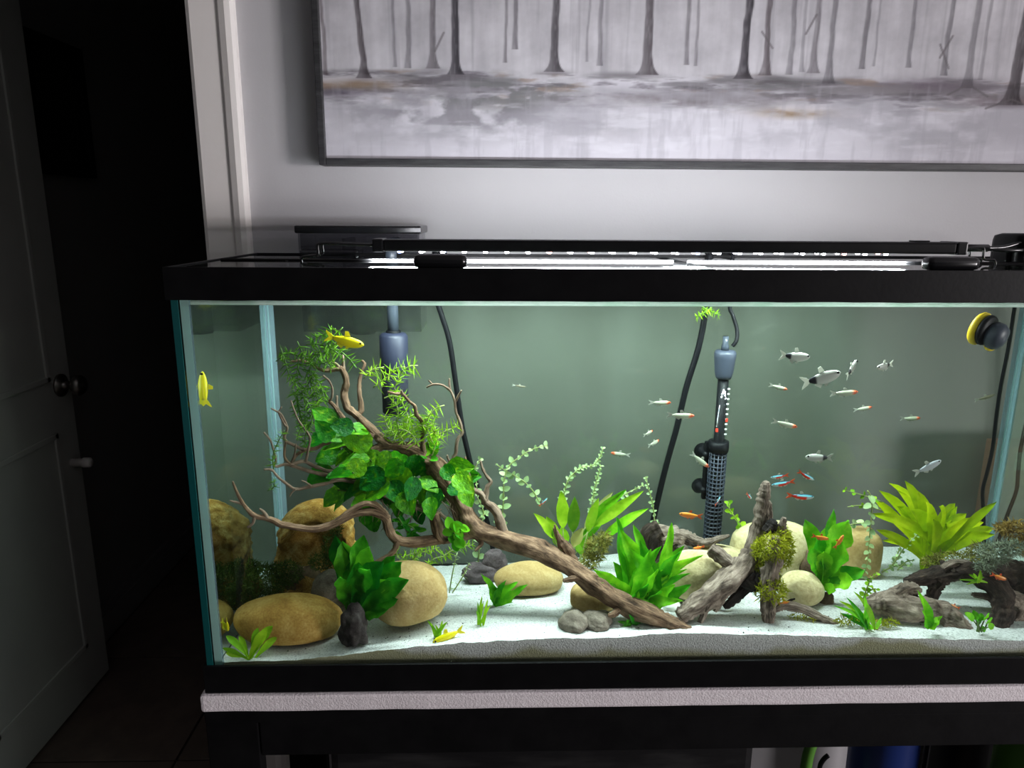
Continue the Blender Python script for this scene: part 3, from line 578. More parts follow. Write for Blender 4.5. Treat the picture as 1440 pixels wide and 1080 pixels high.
P0, P1 = at(1368, 1042, .26), at(1425, 1066, .26)
boxes('white_box', [((P0.x, .25, -.5995), (P1.x, .29, P0.z + .02))], MT['foam'], None, .002)
wb = bpy.data.objects['white_box']; setp(wb, 'plain white carton standing behind the black pump under the stand', 'box')

P0, P1 = at(1414, 628, .365), at(1430, 636, .3645); P2 = at(1452, 661, .3645)
pk = thing('carton', 'pink carton with a white label behind the right end of the aquarium', 'box', (P0.x + .09, .40, FZ))
mk('carton_body', *box_vf((P0.x, .365, FZ), (P0.x + .16, .415, P0.z), .002), MT['pink'], pk, False)
mk('paper_label', *box_vf((P1.x, .3640, P2.z), (P2.x, .3649, P1.z)), MT['white'], pk, False)
# ================================================================== AQUARIUM
aq = thing('aquarium', 'large rimmed glass aquarium with black top and bottom frames', 'aquarium', (W / 2, D / 2, 0))
g = .009; zt, zb = .508, .004
gx0, gx1, gy0, gy1 = .0055, W - .0055, .0045, D - .0045
mk('front_pane', *box_vf((gx0, gy0, zb), (gx1, gy0 + g, zt)), MT['pane'], aq, False)
mk('back_pane', *box_vf((gx0, gy1 - g, zb), (gx1, gy1, zt)), MT['backpane'], aq, False)
for x0, inner in ((gx0, 1), (gx1 - g, -1)):
    V, F = box_vf((x0, gy0 + g + .0002, zb), (x0 + g, gy1 - g - .0002, zt))
    fm = []
    for f in F:
        n = (V[f[1]] - V[f[0]]).cross(V[f[2]] - V[f[1]]); n.normalize()
        fm.append(1 if abs(n.x) > .9 and n.x * inner > 0 else 0)
    mk('side_pane', V, F, [MT['pane'] if inner > 0 else MT['filterpane'], MT['sidepane']], aq, False, fm=fm)  # right pane's outer face tinted and filmed to cut the room lamp's light
# ground, sea-green edges of the front pane and the silicone beads in the corners
for x in (gx0 - .0016, gx1 + .0001):
    mk('glass_edge', *box_vf((x, gy0 - .0003, zb), (x + .0015, gy0 + g + .0003, zt)), MT['teal'], aq, False)
mk('glass_edge', *box_vf((gx0 - .001, gy0 - .0012, zb), (gx0 + .0065, gy0 - .0002, zt)), MT['teal'], aq, False)
mk('silicone_joint', *box_vf((gx0 + .0045, gy0 + g + .00003, .006), (gx0 + g + .0050, gy0 + g + .00017, .4955)), MT['silicone'], aq, False)
mk('bottom_pane', *box_vf((gx0 + g, gy0 + g, zb), (gx1 - g, gy1 - g, zb + .006)), MT['pane'], aq, False)
def seam(x, y, sx, sy, r):
    prof = [Vector((0, 0, 0)), Vector((r * sx, 0, 0)), Vector((r * .42 * sx, r * .30 * sy, 0)), Vector((r * .30 * sx, r * .42 * sy, 0)), Vector((0, r * sy, 0))]
    V = [p + Vector((x, y, z)) for z in (.01, .4886 if r > .01 else .4955) for p in prof]; n = 5
    F = [[i, (i + 1) % n, n + (i + 1) % n, n + i] for i in range(n)] + [list(range(n)), list(range(n, 2 * n))]
    mk('silicone_seam', V, F, MT['softsil'], aq, False)
    if r >= .01: mk('bead_highlight', *tube_vf([(x + sx * .0022, y + sy * .0022, .012), (x + sx * .0022, y + sy * .0022, .4885)], .0016, 8), MT['silicone'], aq)  # pale bead stands in for the highlight running down the seam
seam(gx0 + g + .0002, gy1 - g - .0002, 1, -1, .0105); seam(gx1 - g - .0002, gy1 - g - .0002, -1, -1, .0105)
seam(gx0 + g + .0002, gy0 + g + .0002, 1, 1, .007); seam(gx1 - g - .0002, gy0 + g + .0002, -1, 1, .009)
def ring(z0, z1, t, lip_z0, lip_z1, lip):
    L_ = [((0, 0, z0), (W, t, z1)), ((0, D - t, z0), (W, D, z1)), ((0, t, z0), (t, D - t, z1)), ((W - t, t, z0), (W, D - t, z1))]
    if lip: L_ += [((t, t, lip_z0), (W - t, t + lip, lip_z1)), ((t, D - t - lip, lip_z0), (W - t, D - t, lip_z1)), ((t, t + lip, lip_z0), (t + lip, D - t - lip, lip_z1)), ((W - t - lip, t + lip, lip_z0), (W - t, D - t - lip, lip_z1))]
    return L_
boxes('top_frame', ring(.4965, H, .004, .523, .527, .020), MT['black'], aq, .0006)
L_ = ring(0, .038, .004, .0, .004, .02); L_[1] = ((0, D - .004, 0), (W, D, .012))
boxes('bottom_frame', L_, MT['black'], aq, .0006)
boxes('center_brace', [((W / 2 - .028, .0245, .523), (W / 2 + .028, D - .0245, .527))], MT['black'], aq, .0006)
# water
sx0, sx1, sy0, sy1 = gx0 + g + .0004, gx1 - g - .0004, gy0 + g + .0004, gy1 - g - .0004
WZ = .4895
wat = mk('water', *box_vf((sx0, sy0, .0112), (sx1, sy1, WZ)), water_mat(), None, False)
setp(wat, 'clear faintly green water filling the glass aquarium', 'water', kind='stuff')
mV = []
for i in range(121):
    x = sx0 + (sx1 - sx0) * i / 120; hh = .0052 + .0009 * noise.noise(Vector((x * 22, 0, 0)))
    mV += [Vector((x, sy0 + .0002, WZ + .0003)), Vector((x, sy0 + .0002, WZ + hh)), Vector((x, sy0 + .0012, WZ + hh * .55)), Vector((x, sy0 + .0050, WZ + .0003))]
mF = [[i * 4 + k, i * 4 + (k + 1) % 4, i * 4 + 4 + (k + 1) % 4, i * 4 + 4 + k] for i in range(120) for k in range(4)]
mk('meniscus_shine', mV, mF, MT['meniscus_shine'], wat, True)  # pale colour stands in for light refracted at the water line
# sand bed
nx, ny = 220, 60
V = []; F = []
for j in range(ny + 1):
    for i in range(nx + 1):
        x = sx0 + .0006 + (sx1 - sx0 - .0012) * i / nx; y = sy0 + .0006 + (sy1 - sy0 - .0012) * j / ny
        V.append(Vector((x, y, max(.0125, sand_z(x, y)) + noise.noise(Vector((x * 110, y * 110, 1))) * .0011 + noise.noise(Vector((x * 45, y * 45, 4))) * .0010)))
for j in range(ny):
    for i in range(nx): a = j * (nx + 1) + i; F.append([a, a + 1, a + nx + 2, a + nx + 1])
per = [i for i in range(nx + 1)] + [(j + 1) * (nx + 1) - 1 for j in range(1, ny + 1)] + [ny * (nx + 1) + i for i in range(nx - 1, -1, -1)] + [j * (nx + 1) for j in range(ny - 1, 0, -1)]
n0 = len(V)
m = len(per)
for i in per: V.append(Vector(V[i]))
for i in per: V.append(Vector((V[i].x, V[i].y, .0116)))
for k in range(m): F.append([n0 + k, n0 + m + k, n0 + m + (k + 1) % m, n0 + (k + 1) % m])
F.append([n0 + m + k for k in range(m)][::-1])
sb = mk('sand', V, F, MT['sand'], None, True); setp(sb, 'white sand bed covering the aquarium floor', 'sand', kind='stuff')
# dark grains scattered on the sand
V, F = [], []
rr = random.Random(5)
spots = [(rr.gauss(585, 22), rr.gauss(880, 7)) for _ in range(30)] + [(rr.gauss(700, 30), rr.gauss(830, 14)) for _ in range(28)] + [(rr.uniform(390, 1430), rr.uniform(800, 915)) for _ in range(110)] + [(rr.uniform(400, 600), rr.uniform(895, 925)) for _ in range(14)]
for px, py in spots:
    p = gs(px, py)
    if p is None or not (sx0 + .005 < p.x < sx1 - .005 and sy0 + .004 < p.y < sy1 - .005): continue
    r = rr.uniform(.0005, .0014); n = len(V); c = Vector((p.x, p.y, sand_z(p.x, p.y) + r * .7))
    V += [c + Vector(d) * r * rr.uniform(.7, 1.2) for d in ((1, 0, 0), (0, 1, 0), (-1, 0, 0), (0, -1, 0), (0, 0, .8), (0, 0, -.8))]
    F += [[n + a, n + b_, n + 4] for a, b_ in ((0, 1), (1, 2), (2, 3), (3, 0))] + [[n + b_, n + a, n + 5] for a, b_ in ((0, 1), (1, 2), (2, 3), (3, 0))]
gr = mk('dark_grains', V, F, MT['grain'], None, False); setp(gr, 'scattered tiny black grains lying on the white sand', 'grains', kind='stuff')

# ================================================================== LIDS, LAMP, FILTER, HEATER, HOSES
for k, (x0, x1, hx, lab) in enumerate(((.0265, W / 2 - .0275, at(620, 372, .02).x, 'hinged glass lid with black handle over the left half of the aquarium'),
                                      (W / 2 + .0275, W - .0265, at(1333, 374, .02).x, 'hinged glass lid with black handle over the right half of the aquarium'))):
    ld = thing('glass_lid', lab, 'lid', ((x0 + x1) / 2, .15, .5275), 'glass lids on the aquarium rim')
    mk('front_glass', *box_vf((x0 - .018, .0085, .5275), (x1 + .018 if k else x1 + .018, .150, .5315)), MT['lid'], ld, False)
    mk('rear_glass', *box_vf((x0 - .018, .160, .5275), (x1 + .018, .262, .5315)), MT['lid'], ld, False)
    mk('hinge', *tube_vf([(x0 - .018, .155, .5300), (x1 + .018, .155, .5300)], .0040, 8), MT['black'], ld)
    mk('rear_strip', *box_vf((x0 - .018, .2625, .5275), (x1 + .018, .314, .5300)), MT['smoke'], ld, False)
    hv = box_vf((hx - .030, .0060, .5318), (hx + .030, .026, .5475), .0065)
    mk('handle', *hv, MT['blackgl'], ld, True)
# LED lamp
lb = thing('aquarium_lamp', 'long slim black LED lamp bridging the aquarium lids', 'lamp', (.6, .15, .5335))
LX0, LX1, LY = .222, .975, .16
hsg = mk('housing', *box_vf((LX0, LY - .020, .5445), (LX1, LY + .020, .5595), .0025), MT['black'], lb, False)
mk('end_cap', *box_vf((LX0 - .014, LY - .0212, .5435), (LX0, LY + .0212, .5605), .002), MT['blackgl'], lb, False)
mk('end_cap', *box_vf((LX1, LY - .0212, .5435), (LX1 + .014, LY + .0212, .5605), .002), MT['blackgl'], lb, False)
mk('switch', *box_vf((LX1 - .05, LY - .008, .5597), (LX1 - .03, LY + .008, .5617), .0008), MT['blackgl'], hsg, False)
lv, lf = lathe_vf([(.0, .0008), (.0022, .0008), (.0027, .0016), (.0027, .0028)], (0, 0, 0), 'z', 10)
lmes = []
for mm in ('led', 'ledblue', 'ledred'):
    me = bpy.data.meshes.new('led'); me.from_pydata([tuple(v) for v in lv], [], lf); me.materials.append(MT[mm]); lmes.append(me)
nl = 24
for i in range(nl):
    for j, yy in enumerate((LY - .012, LY + .008)):
        mm = lmes[0] if (i * 2 + j * 3) % 7 else lmes[1 + (i % 2)]
        inst('led', mm, hsg, Matrix.Translation((LX0 + .02 + (LX1 - LX0 - .11) * i / (nl - 1), yy, .5415)))
la = area_light('led_strip_light', (.56, LY, .5405), (.56, LY, 0), .72, .03, LED_POWER, (.93, .98, 1.0)); la.parent = lb; la.location = la.location - lb.location
la2 = area_light('wall_bounce_fill', (.58, LY + .024, .5625), (.58, WY, .98), .72, .01, BOUNCE_FILL_POWER, (.93, .94, 1.0)); la2.parent = lb; la2.location = la2.location - lb.location  # added unseen strip, standing in for light bounced off the water onto the wall
def wire(name, pts, r, parent, mat='blackgl', sub=4): mk(name, *tube_vf(pts, r, 8, sub), MT[mat], parent)
for sgn, xe in ((-1, LX0 - .012), (1, LX1 + .012)):
    for yy in (LY - .014, LY + .014):
        q = lambda dx, dz, dy=0: (xe + sgn * dx, yy + dy, .552 + dz)
        if sgn < 0: pts = [q(0, 0), q(.03, .001), q(.068, .002), q(.073, -.001), q(.073, -.011), q(.078, -.014), q(.090, -.015), q(.095, -.018), q(.095, -.024), q(.100, -.029), q(.110, -.029), q(.114, -.026), q(.114, -.020)]
        else: pts = [q(0, 0), q(.02, .001), q(.028, 0), q(.029, -.012), q(.034, -.015), q(.044, -.015), q(.047, -.020), q(.047, -.026), q(.052, -.029), q(.060, -.029)]
        wire('wire_leg', pts, .0018, lb, sub=3)
wire('plug', [(LX1 + .014, LY, .552), (LX1 + .055, LY, .552)], .005, lb, sub=1)
# power cable
pc = thing('power_cable', 'black cable looping from the lamp end to a black box on the rim', 'cable', (1.06, LY, .552))
wire('cable', [(LX1 + .050, LY, .552), (LX1 + .08, LY + .005, .553), (LX1 + .11, LY + .01, .560), (LX1 + .16, LY + .02, .566), (LX1 + .22, LY + .05, .566), (LX1 + .29, .25, .545), (LX1 + .36, .37, .52), (LX1 + .38, .42, .30), (LX1 + .38, .43, -.1)], .0026, pc)
wire('cable', [(LX1 + .050, LY + .003, .551), (LX1 + .09, LY, .549), (LX1 + .13, LY + .012, .552), (LX1 + .18, LY + .03, .560), (LX1 + .23, LY + .06, .556), (LX1 + .29, .26, .535), (LX1 + .37, .38, .50), (LX1 + .388, .425, .30), (LX1 + .388, .43, -.1)], .0026, pc)
ab = thing('feeder_box', 'black gadget clipped on the right rim of the aquarium', 'gadget', (1.12, .19, .534))
P = at(1425, 357, .19)
mk('gadget_body', *box_vf((P.x - .012, .165, .5195), (P.x + .075, .225, .571), .010), MT['black'], ab)
mk('gadget_knob', *lathe_vf([(.0, -.012), (.010, -.012), (.010, -.002), (.007, .0)], (P.x + .012, .165, .553), 'y', 14), MT['blackgl'], ab)
mk('gadget_clip', *box_vf((P.x - .020, .175, .519), (P.x - .012, .205, .549), .003), MT['black'], ab)

# hang-on filter behind the tank
hb = thing('hang_on_filter', 'smoky plastic hang-on filter behind the aquarium with black lid', 'filter', (.155, .385, .41))
hx0, hx1, hy0, hy1 = .064, .250, .331, .432
t = .003
bl_ = [((hx0, hy0, .41), (hx1, hy1, .413)), ((hx0, hy0, .413), (hx0 + t, hy1, .562)), ((hx1 - t, hy0, .413), (hx1, hy1, .562)), ((hx0 + t, hy0, .413), (hx1 - t, hy0 + t, .562)), ((hx0 + t, hy1 - t, .413), (hx1 - t, hy1, .562))]
tk = boxes('tank', bl_, MT['smoke'], hb, 0)
mk('lid', *box_vf((hx0 - .003, hy0 - .010, .5625), (hx1 + .004, hy1 + .004, .5745), .003), MT['blackgl'], hb, False)
mk('divider', *box_vf((hx0 + .066, hy0 + .004, .414), (hx0 + .070, hy1 - .004, .555)), MT['smoke'], tk, False)
mk('divider', *box_vf((hx0 + .132, hy0 + .004, .414), (hx0 + .136, hy1 - .004, .555)), MT['smoke'], tk, False)
mk('media', *box_vf((hx0 + .074, hy0 + .012, .416), (hx0 + .128, hy1 - .01, .500), .006), MT['sponge'], tk, False)
mk('media', *box_vf((hx0 + .008, hy0 + .012, .416), (hx0 + .062, hy1 - .01, .470), .006), MT['sponge'], tk, False)
mk('overflow_spout', *box_vf((hx0 + .012, .285, .5195), (hx0 + .10, hy0 - .001, .540), .004), MT['smoke'], hb, False)
mk('motor', *lathe_vf([(.0, .399), (.020, .399), (.022, .402), (.022, .4098)], (at(510, 470, .38).x, .385, 0), 'z', 20), MT['black'], hb)
ix = at(553, 460, .275).x
it_ = mk('intake_tube', *tube_vf([(ix, .275, at(553, 470, .275).z), (ix, .275, .532), (ix, .285, .545), (ix, .30, .549), (ix, .345, .549)], .0085, 14, 3), MT['clearblue'], hb)
mk('tube_collar', *lathe_vf([(.0105, -.012), (.0115, -.010), (.0115, .001), (.0105, .003)], (ix, .275, at(553, 467, .275).z), 'z', 16), MT['rubber'], it_)
P = at(555, 467, .275); sz = P.z; hgt = P.z - at(555, 582, .275).z; rs_ = 20 * mpp(P)
sp = thing('sponge_prefilter', 'blue-black sponge cylinder on the filter intake tube', 'sponge', (ix, .275, sz - hgt))
mk('sponge_cap', *lathe_vf([(.010, .0), (rs_ * .85, -.002), (rs_, -.006), (rs_, -.055), (rs_ * .97, -.058)], (ix, .275, sz), 'z', 24), MT['spcap'], sp)
mk('sponge_body', *lathe_vf([(rs_ * .9, -.057), (rs_ * .95, -.060), (rs_ * .94, -hgt + .004), (rs_ * .7, -hgt)], (ix, .275, sz), 'z', 24), MT['sponge'], sp)

# heater
P = at(1019, 510, .285); hxw, hyw = P.x, .285; s = mpp(P); hz = lambda py: at(1015, py, hyw).z
ht = thing('heater', 'black submersible heater with grey cap standing upright at the back glass', 'heater', (hxw, hyw, hz(768)))
cp_ = mk('cap', *lathe_vf([(.0, hz(492)), (.0150, hz(493)), (.0168, hz(497)), (.0168, hz(502)), (.0160, hz(506)), (.0145, hz(522)), (.0130, hz(528)), (.0115, hz(532)), (.0, hz(532))], (hxw, hyw, 0), 'z', 24), MT['cap'], ht)
mk('dial', *lathe_vf([(.006, hz(493)), (.006, hz(486)), (.0045, hz(483)), (.0045, hz(473)), (.0, hz(473))], (hxw - .001, hyw, 0), 'z', 14), MT['clearblue'], cp_)
mk('inner_core', *lathe_vf([(.0085, hz(532)), (.0085, hz(768)), (.0, hz(769))], (hxw, hyw, 0), 'z', 18), MT['rubber'], ht)
gt_ = mk('glass_tube', *lathe_vf([(.0110, hz(531)), (.0110, hz(768)), (.004, hz(771))], (hxw, hyw, 0), 'z', 22), MT['pane'], ht)
# perforated guard
vf = []
z0, z1 = hz(626), hz(770); nr = 26
for i in range(nr + 1):
    z = z0 + (z1 - z0) * i / nr; th = .0008 if i not in (0, nr) else .002
    vf.append(lathe_vf([(.0126, z - th), (.0142, z - th), (.0142, z + th), (.0126, z + th)], (hxw, hyw, 0), 'z', 20))
for k in range(14):
    a = 2 * math.pi * k / 14; c = Vector((hxw + .0134 * math.cos(a), hyw + .0134 * math.sin(a), 0))
    vf.append(tube_vf([c + Vector((0, 0, z0)), c + Vector((0, 0, z1))], .0011, 4))
V, F = join(*vf); mk('guard', V, F, MT['greyst'] if False else MT['cap'], ht)
mk('guard_collar', *lathe_vf([(.0125, hz(620)), (.0160, hz(620)), (.0165, hz(628)), (.0160, hz(634)), (.0125, hz(634))], (hxw, hyw, 0), 'z', 22), MT['rubber'], ht)
bk_ = mk('bracket', *box_vf((hxw - .020, hyw + .004, hz(704)), (hxw - .012, hyw + .012, hz(622)), .003), MT['rubber'], ht, False)
for py in (640, 690):
    mk('suction_cup', *lathe_vf([(.004, -.012), (.005, -.004), (.009, .004), (.0135, .013), (.0115, .013), (.004, .005)], (hxw - .019, hyw + .010, hz(py)), 'y', 20), MT['rubber'], bk_)
for py in range(545, 612, 7):
    mk('scale_mark', *box_vf((hxw + .004, hyw - .0122, hz(py) - .0006), (hxw + .0075, hyw - .0112, hz(py) + .0016)), MT['white'], gt_, False)
for dx, py in ((-.0105, 602), (.004, 588)):
    mk('red_mark', *box_vf((hxw + dx, hyw - .0124, hz(py) - .003), (hxw + dx + .004, hyw - .0112, hz(py) + .003), .001), MT['red'], gt_, False)
mk('cord', *tube_vf([(*at(1030, 487, .29),), (*at(1036, 478, .29),), (*at(1036, 462, .295),), (*at(1030, 442, .30),), (*at(1026, 428, .302),), (at(1026, 428, .302).x, .303, .530), (at(1026, 428, .302).x + .004, .318, .5365), (at(1026, 428, .302).x + .01, .331, .5355), (at(1026, 428, .302).x + .03, .334, .526), (W + .08, .334, .505)], .0032, 8, 4), MT['rubber'], ht)
def hose(name, label, pts, r, cat='hose', Y=.302, top=True):
    Q = [(*at(x, y, Y),) for x, y in pts]
    if top: x = Q[0][0]; Q = [(W + .08, .3335, .512), (x + .06, .3335, .520), (x + .02, .334, .528), (x + .006, .331, .5355), (x, .318, .5365), (x, Y + .004, .531)] + Q
    o = mk(name, *tube_vf(Q, r, 8, 4), MT['rubber']); setp(o, label, cat); return o
hose('cord', 'black cord running down the back glass beside the big branch', [(612, 412), (620, 440), (632, 480), (641, 540), (650, 600), (660, 645), (670, 680), (684, 730), (692, 765), (696, 800)], .0042, 'cord')
hose('air_hose', 'thick black hose slanting down the back left of the heater', [(996, 412), (992, 440), (982, 490), (965, 545), (952, 600), (938, 650), (928, 690), (918, 735), (914, 765)], .0048)
hose('cord', 'thin black wavy cord down the right end of the back glass', [(1430, 412), (1426, 438), (1418, 490), (1408, 540), (1402, 580), (1396, 630), (1388, 665), (1382, 690), (1383, 722), (1384, 770)], .0030, 'cord')
# algae scraper
P = at(1392, 467, .034)
sc_ = thing('algae_scraper', 'round black and yellow algae scraper on the upper right glass', 'scraper', (P.x, .03, P.z))
def disc(name, c, r, dep, ax_, mat, squash=1.0, prof=None):
    prof = prof or [(.0, 0), (r * .9, 0), (r, dep * .3), (r, dep * .7), (r * .9, dep), (.0, dep)]
    V, F = lathe_vf(prof, (0, 0, 0), 'z', 26)
    q = Vector((0, 0, 1)).rotation_difference(Vector(ax_).normalized()).to_matrix()
    mk(name, [q @ v + Vector(c) for v in V], F, MT[mat], sc_)
disc('scraper_pad', P + Vector((-.010, .010, .004)), .0205, .008, (.55, -1, -.25), 'yellow')
disc('scraper_rim', P + Vector((-.006, .003, .003)), .0190, .007, (.55, -1, -.25), 'rubber')
disc('scraper_knob', P + Vector((.001, .003, -.002)), .014, .02, (.6, -1, -.3), 'cap', prof=[(.0, 0), (.013, 0), (.0165, .005), (.0165, .012), (.013, .017), (.006, .0195), (.0, .020)])
disc('scraper_tab', P + Vector((.004, .004, -.014)), .009, .006, (.3, -1, -.2), 'yellow')

# ================================================================== STONES
def pebble(name, label, bbox, mat, dep=None, seed=0, amp=.12, freq=1.6, sq=1.0, flatb=.25, dY=0.0, tilt=0.0, group='stones in the aquarium', Y=None, cat='stone'):
    x0, y0, x1, y1 = bbox; xc = (x0 + x1) / 2
    if Y is None:
        Pf = gs(xc, y1 - 1); Yf = Pf.y + dY
    else: Yf = Y
    P0 = at(xc, (y0 + y1) / 2, Yf); w = (x1 - x0) * mpp(P0)
    dep = dep or w * .75
    Yc = min(Yf + dep * .42, .302 - dep * .5)
    A, B = at(x0, (y0 + y1) / 2, Yc), at(x1, (y0 + y1) / 2, Yc)
    zt_ = at(xc, y0, Yc).z; zb_ = min(sand_z((A.x + B.x) / 2, Yc), at(xc, y1, Yf).z) - .006
    c = Vector(((A.x + B.x) / 2, Yc, (zt_ + zb_) / 2)); sx, sz_ = (B.x - A.x) / 2, (zt_ - zb_) / 2
    bm = bmesh.new(); bmesh.ops.create_icosphere(bm, subdivisions=4, radius=1)
    rt = Matrix.Rotation(tilt, 3, 'Y')
    for v in bm.verts:
        d = v.co.normalized(); p = Vector([math.copysign(abs(k) ** sq, k) for k in d])
        r = 1 + amp * noise.noise(d * freq + Vector((seed * 3.1, seed, 0))) + amp * .3 * noise.noise(d * freq * 3 + Vector((seed, 0, seed)))
        if p.z < -.55: p.z = -.55 + (p.z + .55) * .3
        p = rt @ (p * r)
        v.co = Vector((p.x * sx, p.y * dep * .5, p.z * sz_)) + c
    bm.verts.index_update(); V = [v.co.copy() for v in bm.verts]; F = [[v.index for v in f.verts] for f in bm.faces]; bm.free()
    o = mk(name, V, F, MT[mat]); setp(o, label, cat, group); return o
pebble('pebble', 'large smooth golden oval stone lying front left on the sand', (331, 841, 482, 914), 'gold', .075, 1, .06, 1.2, .92)
pebble('boulder', 'tall tan dome-shaped stone right of the dark green fern', (520, 789, 629, 892), 'tan', .075, 4, .10, 1.1, .95)
pebble('pebble', 'dull brown stone standing behind the dark green fern', (438, 802, 492, 862), 'greyst', .04, 6, .10, dY=.02, Y=.10)
pebble('slate_stone', 'small black pointed slate stone below the dark green fern', (478, 852, 518, 915), 'slate', .03, 8, .35, 1.8)
pebble('purple_stone', 'flat purple-grey stone leaning left under the cord', (650, 793, 704, 823), 'purple', .035, 3, .28, 1.7)
pebble('purple_stone', 'purple-grey stone leaning up behind the flat purple one', (676, 774, 713, 812), 'purple', .03, 12, .25, 1.6, Y=.225)
pebble('pebble', 'yellowish tan oval stone in the middle of the sand', (695, 793, 793, 842), 'tan', .065, 15, .06, 1.2)
pebble('pebble', 'tan stone half hidden under the main branch', (802, 822, 872, 862), 'tan', .05, 17, .10, 1.3, .85)
pebble('flat_stone', 'flat cracked grey-brown stone at the front of the sand', (786, 862, 828, 890), 'greyst', .04, 21, .22, 1.7)
pebble('flat_stone', 'small brown-grey stone touching the flat cracked stone', (818, 862, 861, 888), 'greyst', .04, 23, .25, 1.7)
pebble('boulder', 'cream rock behind the bright fern with the yellow snail on it', (934, 775, 1022, 852), 'cream', .06, 25, .12, 1.2, .85)
pebble('boulder', 'big cream boulder behind the mossy stump', (1030, 734, 1146, 815), 'cream', .09, 27, .10, 1.1, .9, Y=.18)
pebble('boulder', 'cream slab lying between the heater and the big cream boulder', (965, 768, 1062, 806), 'cream', .05, 28, .12, 1.3, Y=.17)
pebble('boulder', 'round pale stone right of the mossy stump', (1094, 806, 1157, 858), 'cream', .055, 31, .06, 1.1)
pebble('boulder', 'tan block-shaped rock behind the pale hanging stem', (1182, 744, 1234, 822), 'tan', .055, 33, .08, 1.1, .62, Y=.19)
pebble('rock', 'dark brown rock in the gap behind the round pale stone', (1118, 772, 1158, 822), 'brownrock', .04, 35, .2, Y=.17)
pebble('pebble', 'small white pebble at the foot of the bright fern', (932, 845, 958, 861), 'whitest', .02, 37, .1)
pebble('rock', 'dark low rock under the golden cave', (400, 796, 458, 852), 'brownrock', .06, 39, .25, Y=.15)
pebble('rock', 'grey rock tucked below the dark curved driftwood at the back', (918, 764, 975, 800), 'greyst', .04, 41, .2, Y=.2)
pebble('pebble', 'small mottled brown pebble right of the round pale stone', (1151, 832, 1172, 852), 'brownrock', .018, 43, .25)
# hollow golden cave
def cave():
    P = at(437, 745, .19)
    root = thing('cave_stone', 'hollow golden cave ornament behind the twigs on the left', 'ornament', (P.x, .20, .02))
    V, F = [], []; nu, nv = 72, 60
    for j in range(nv + 1):
        v = j / nv
        for i in range(nu):
            a = 2 * math.pi * i / nu; zz = .014 + .158 * v
            rad = (.064 - .014 * v) * max(.02, 1 - max(0, (v - .70) / .30) ** 2.2) ** .5
            d = Vector((math.cos(a), math.sin(a), v * 2.2))
            rad *= 1 + .14 * noise.noise(d * 1.7 + Vector((4, 0, 0))) + .10 * noise.noise(d * 5) + .05 * noise.noise(d * 13)
            da = (a - 1.5 * math.pi - .10); e = (da / .95) ** 2 + ((v - .56) / .33) ** 2
            hol = max(0.0, 1 - e) ** .45
            e2 = ((da - .1) / .75) ** 2 + ((v - .68) / .17) ** 2; hol2 = max(0.0, 1 - e2) ** .5
            x = P.x - .002 + .010 * (v - .3) + rad * math.cos(a); y = .212 + rad * math.sin(a) * .95 + hol * .030 + hol2 * .022
            V.append(Vector((x, min(y, .30), zz)))
    for j in range(nv):
        for i in range(nu): F.append([j * nu + i, j * nu + (i + 1) % nu, (j + 1) * nu + (i + 1) % nu, (j + 1) * nu + i])
    F.append([nv * nu + i for i in range(nu)]); F.append(list(range(nu))[::-1])
    mk('shell', V, F, MT['cave'], root)
    bm = bmesh.new(); bmesh.ops.create_icosphere(bm, subdivisions=4, radius=1); V = []
    for v in bm.verts:
        d = v.co.normalized(); r = 1 + .25 * noise.noise(d * 2.2) + .16 * noise.noise(d * 6)
        V.append(Vector((P.x + .004 + d.x * .046 * r, .158 + d.y * .030 * r, .040 + d.z * .034 * r)))
    F = [[v.index for v in f.verts] for f in bm.faces]; bm.free()
    mk('front_ledge', V, F, MT['cave'], root)
cave()
# yellow snail
def snail():
    P = at(1000, 815, gs(985, 845).y - .012); s = mpp(P)
    root = thing('snail', 'bright yellow snail on the cream rock left of the weathered root', 'snail', P + Vector((0, 0, -18 * s)))
    pts, R = [], []
    for k in range(40):
        t = k / 39; a = 2 * math.pi * 2.2 * t - 2.2; r = s * 11 * (t ** 1.3); up = (1 - t) * s * 14
        pts.append(P + Vector((r * math.cos(a) * .7 + up * .45, -up * .3 + r * math.sin(a) * .6, r * math.sin(a + .5) * .8 + up * .75 - s * 4))); R.append(s * (1.5 + 8.5 * t ** 1.2))
    mk('shell', *tube_vf(pts, R, 14, 2), MT['snail'], root)
    mk('foot', *tube_vf([P + Vector((-s * 4, 0, -s * 16)), P + Vector((s * 2, 0, -s * 17)), P + Vector((s * 9, 0.002, -s * 17))], [s * 3, s * 4, s * 2], 10, 4), MT['cryptb'], root)
snail()

# ================================================================== DRIFTWOOD
def driftwood(name, label, limbs, group='driftwood pieces'):
    x, y, Y, r = limbs[0][2][0]
    P = at(x, y, Y); root = thing(name, label, 'driftwood', (P.x, P.y, max(P.z - .01, sand_z(P.x, P.y) - .004)), group)
    for k, (nm, mat, pts) in enumerate(limbs):
        Q = [at(a, b_, c) for a, b_, c, d_ in pts]; R = [max(.0009, d_ * mpp(q)) for q, (a, b_, c, d_) in zip(Q, pts)]
        big = max(R) > .004
        gr_ = []; rough_ = mat in ('greywood', 'darkwood', 'knot')
        o = mk(nm, *tube_vf([(*q,) for q in Q], R, 26 if big else 8, 9 if big else 4, (.34 if rough_ else .30) if big else .45, k * 1.7, 1.0, (.38 if rough_ else .25) if big else 0, gr_), MT[mat], root)
        at_ = o.data.attributes.new('grain', 'FLOAT_VECTOR', 'POINT'); at_.data.foreach_set('vector', np.array(gr_, float).ravel())
    return root
def tw(Y0, Y1, r0, r1, *pts):
    n = len(pts); return [(x, y, Y0 + (Y1 - Y0) * i / (n - 1), r0 + (r1 - r0) * i / (n - 1)) for i, (x, y) in enumerate(pts)]
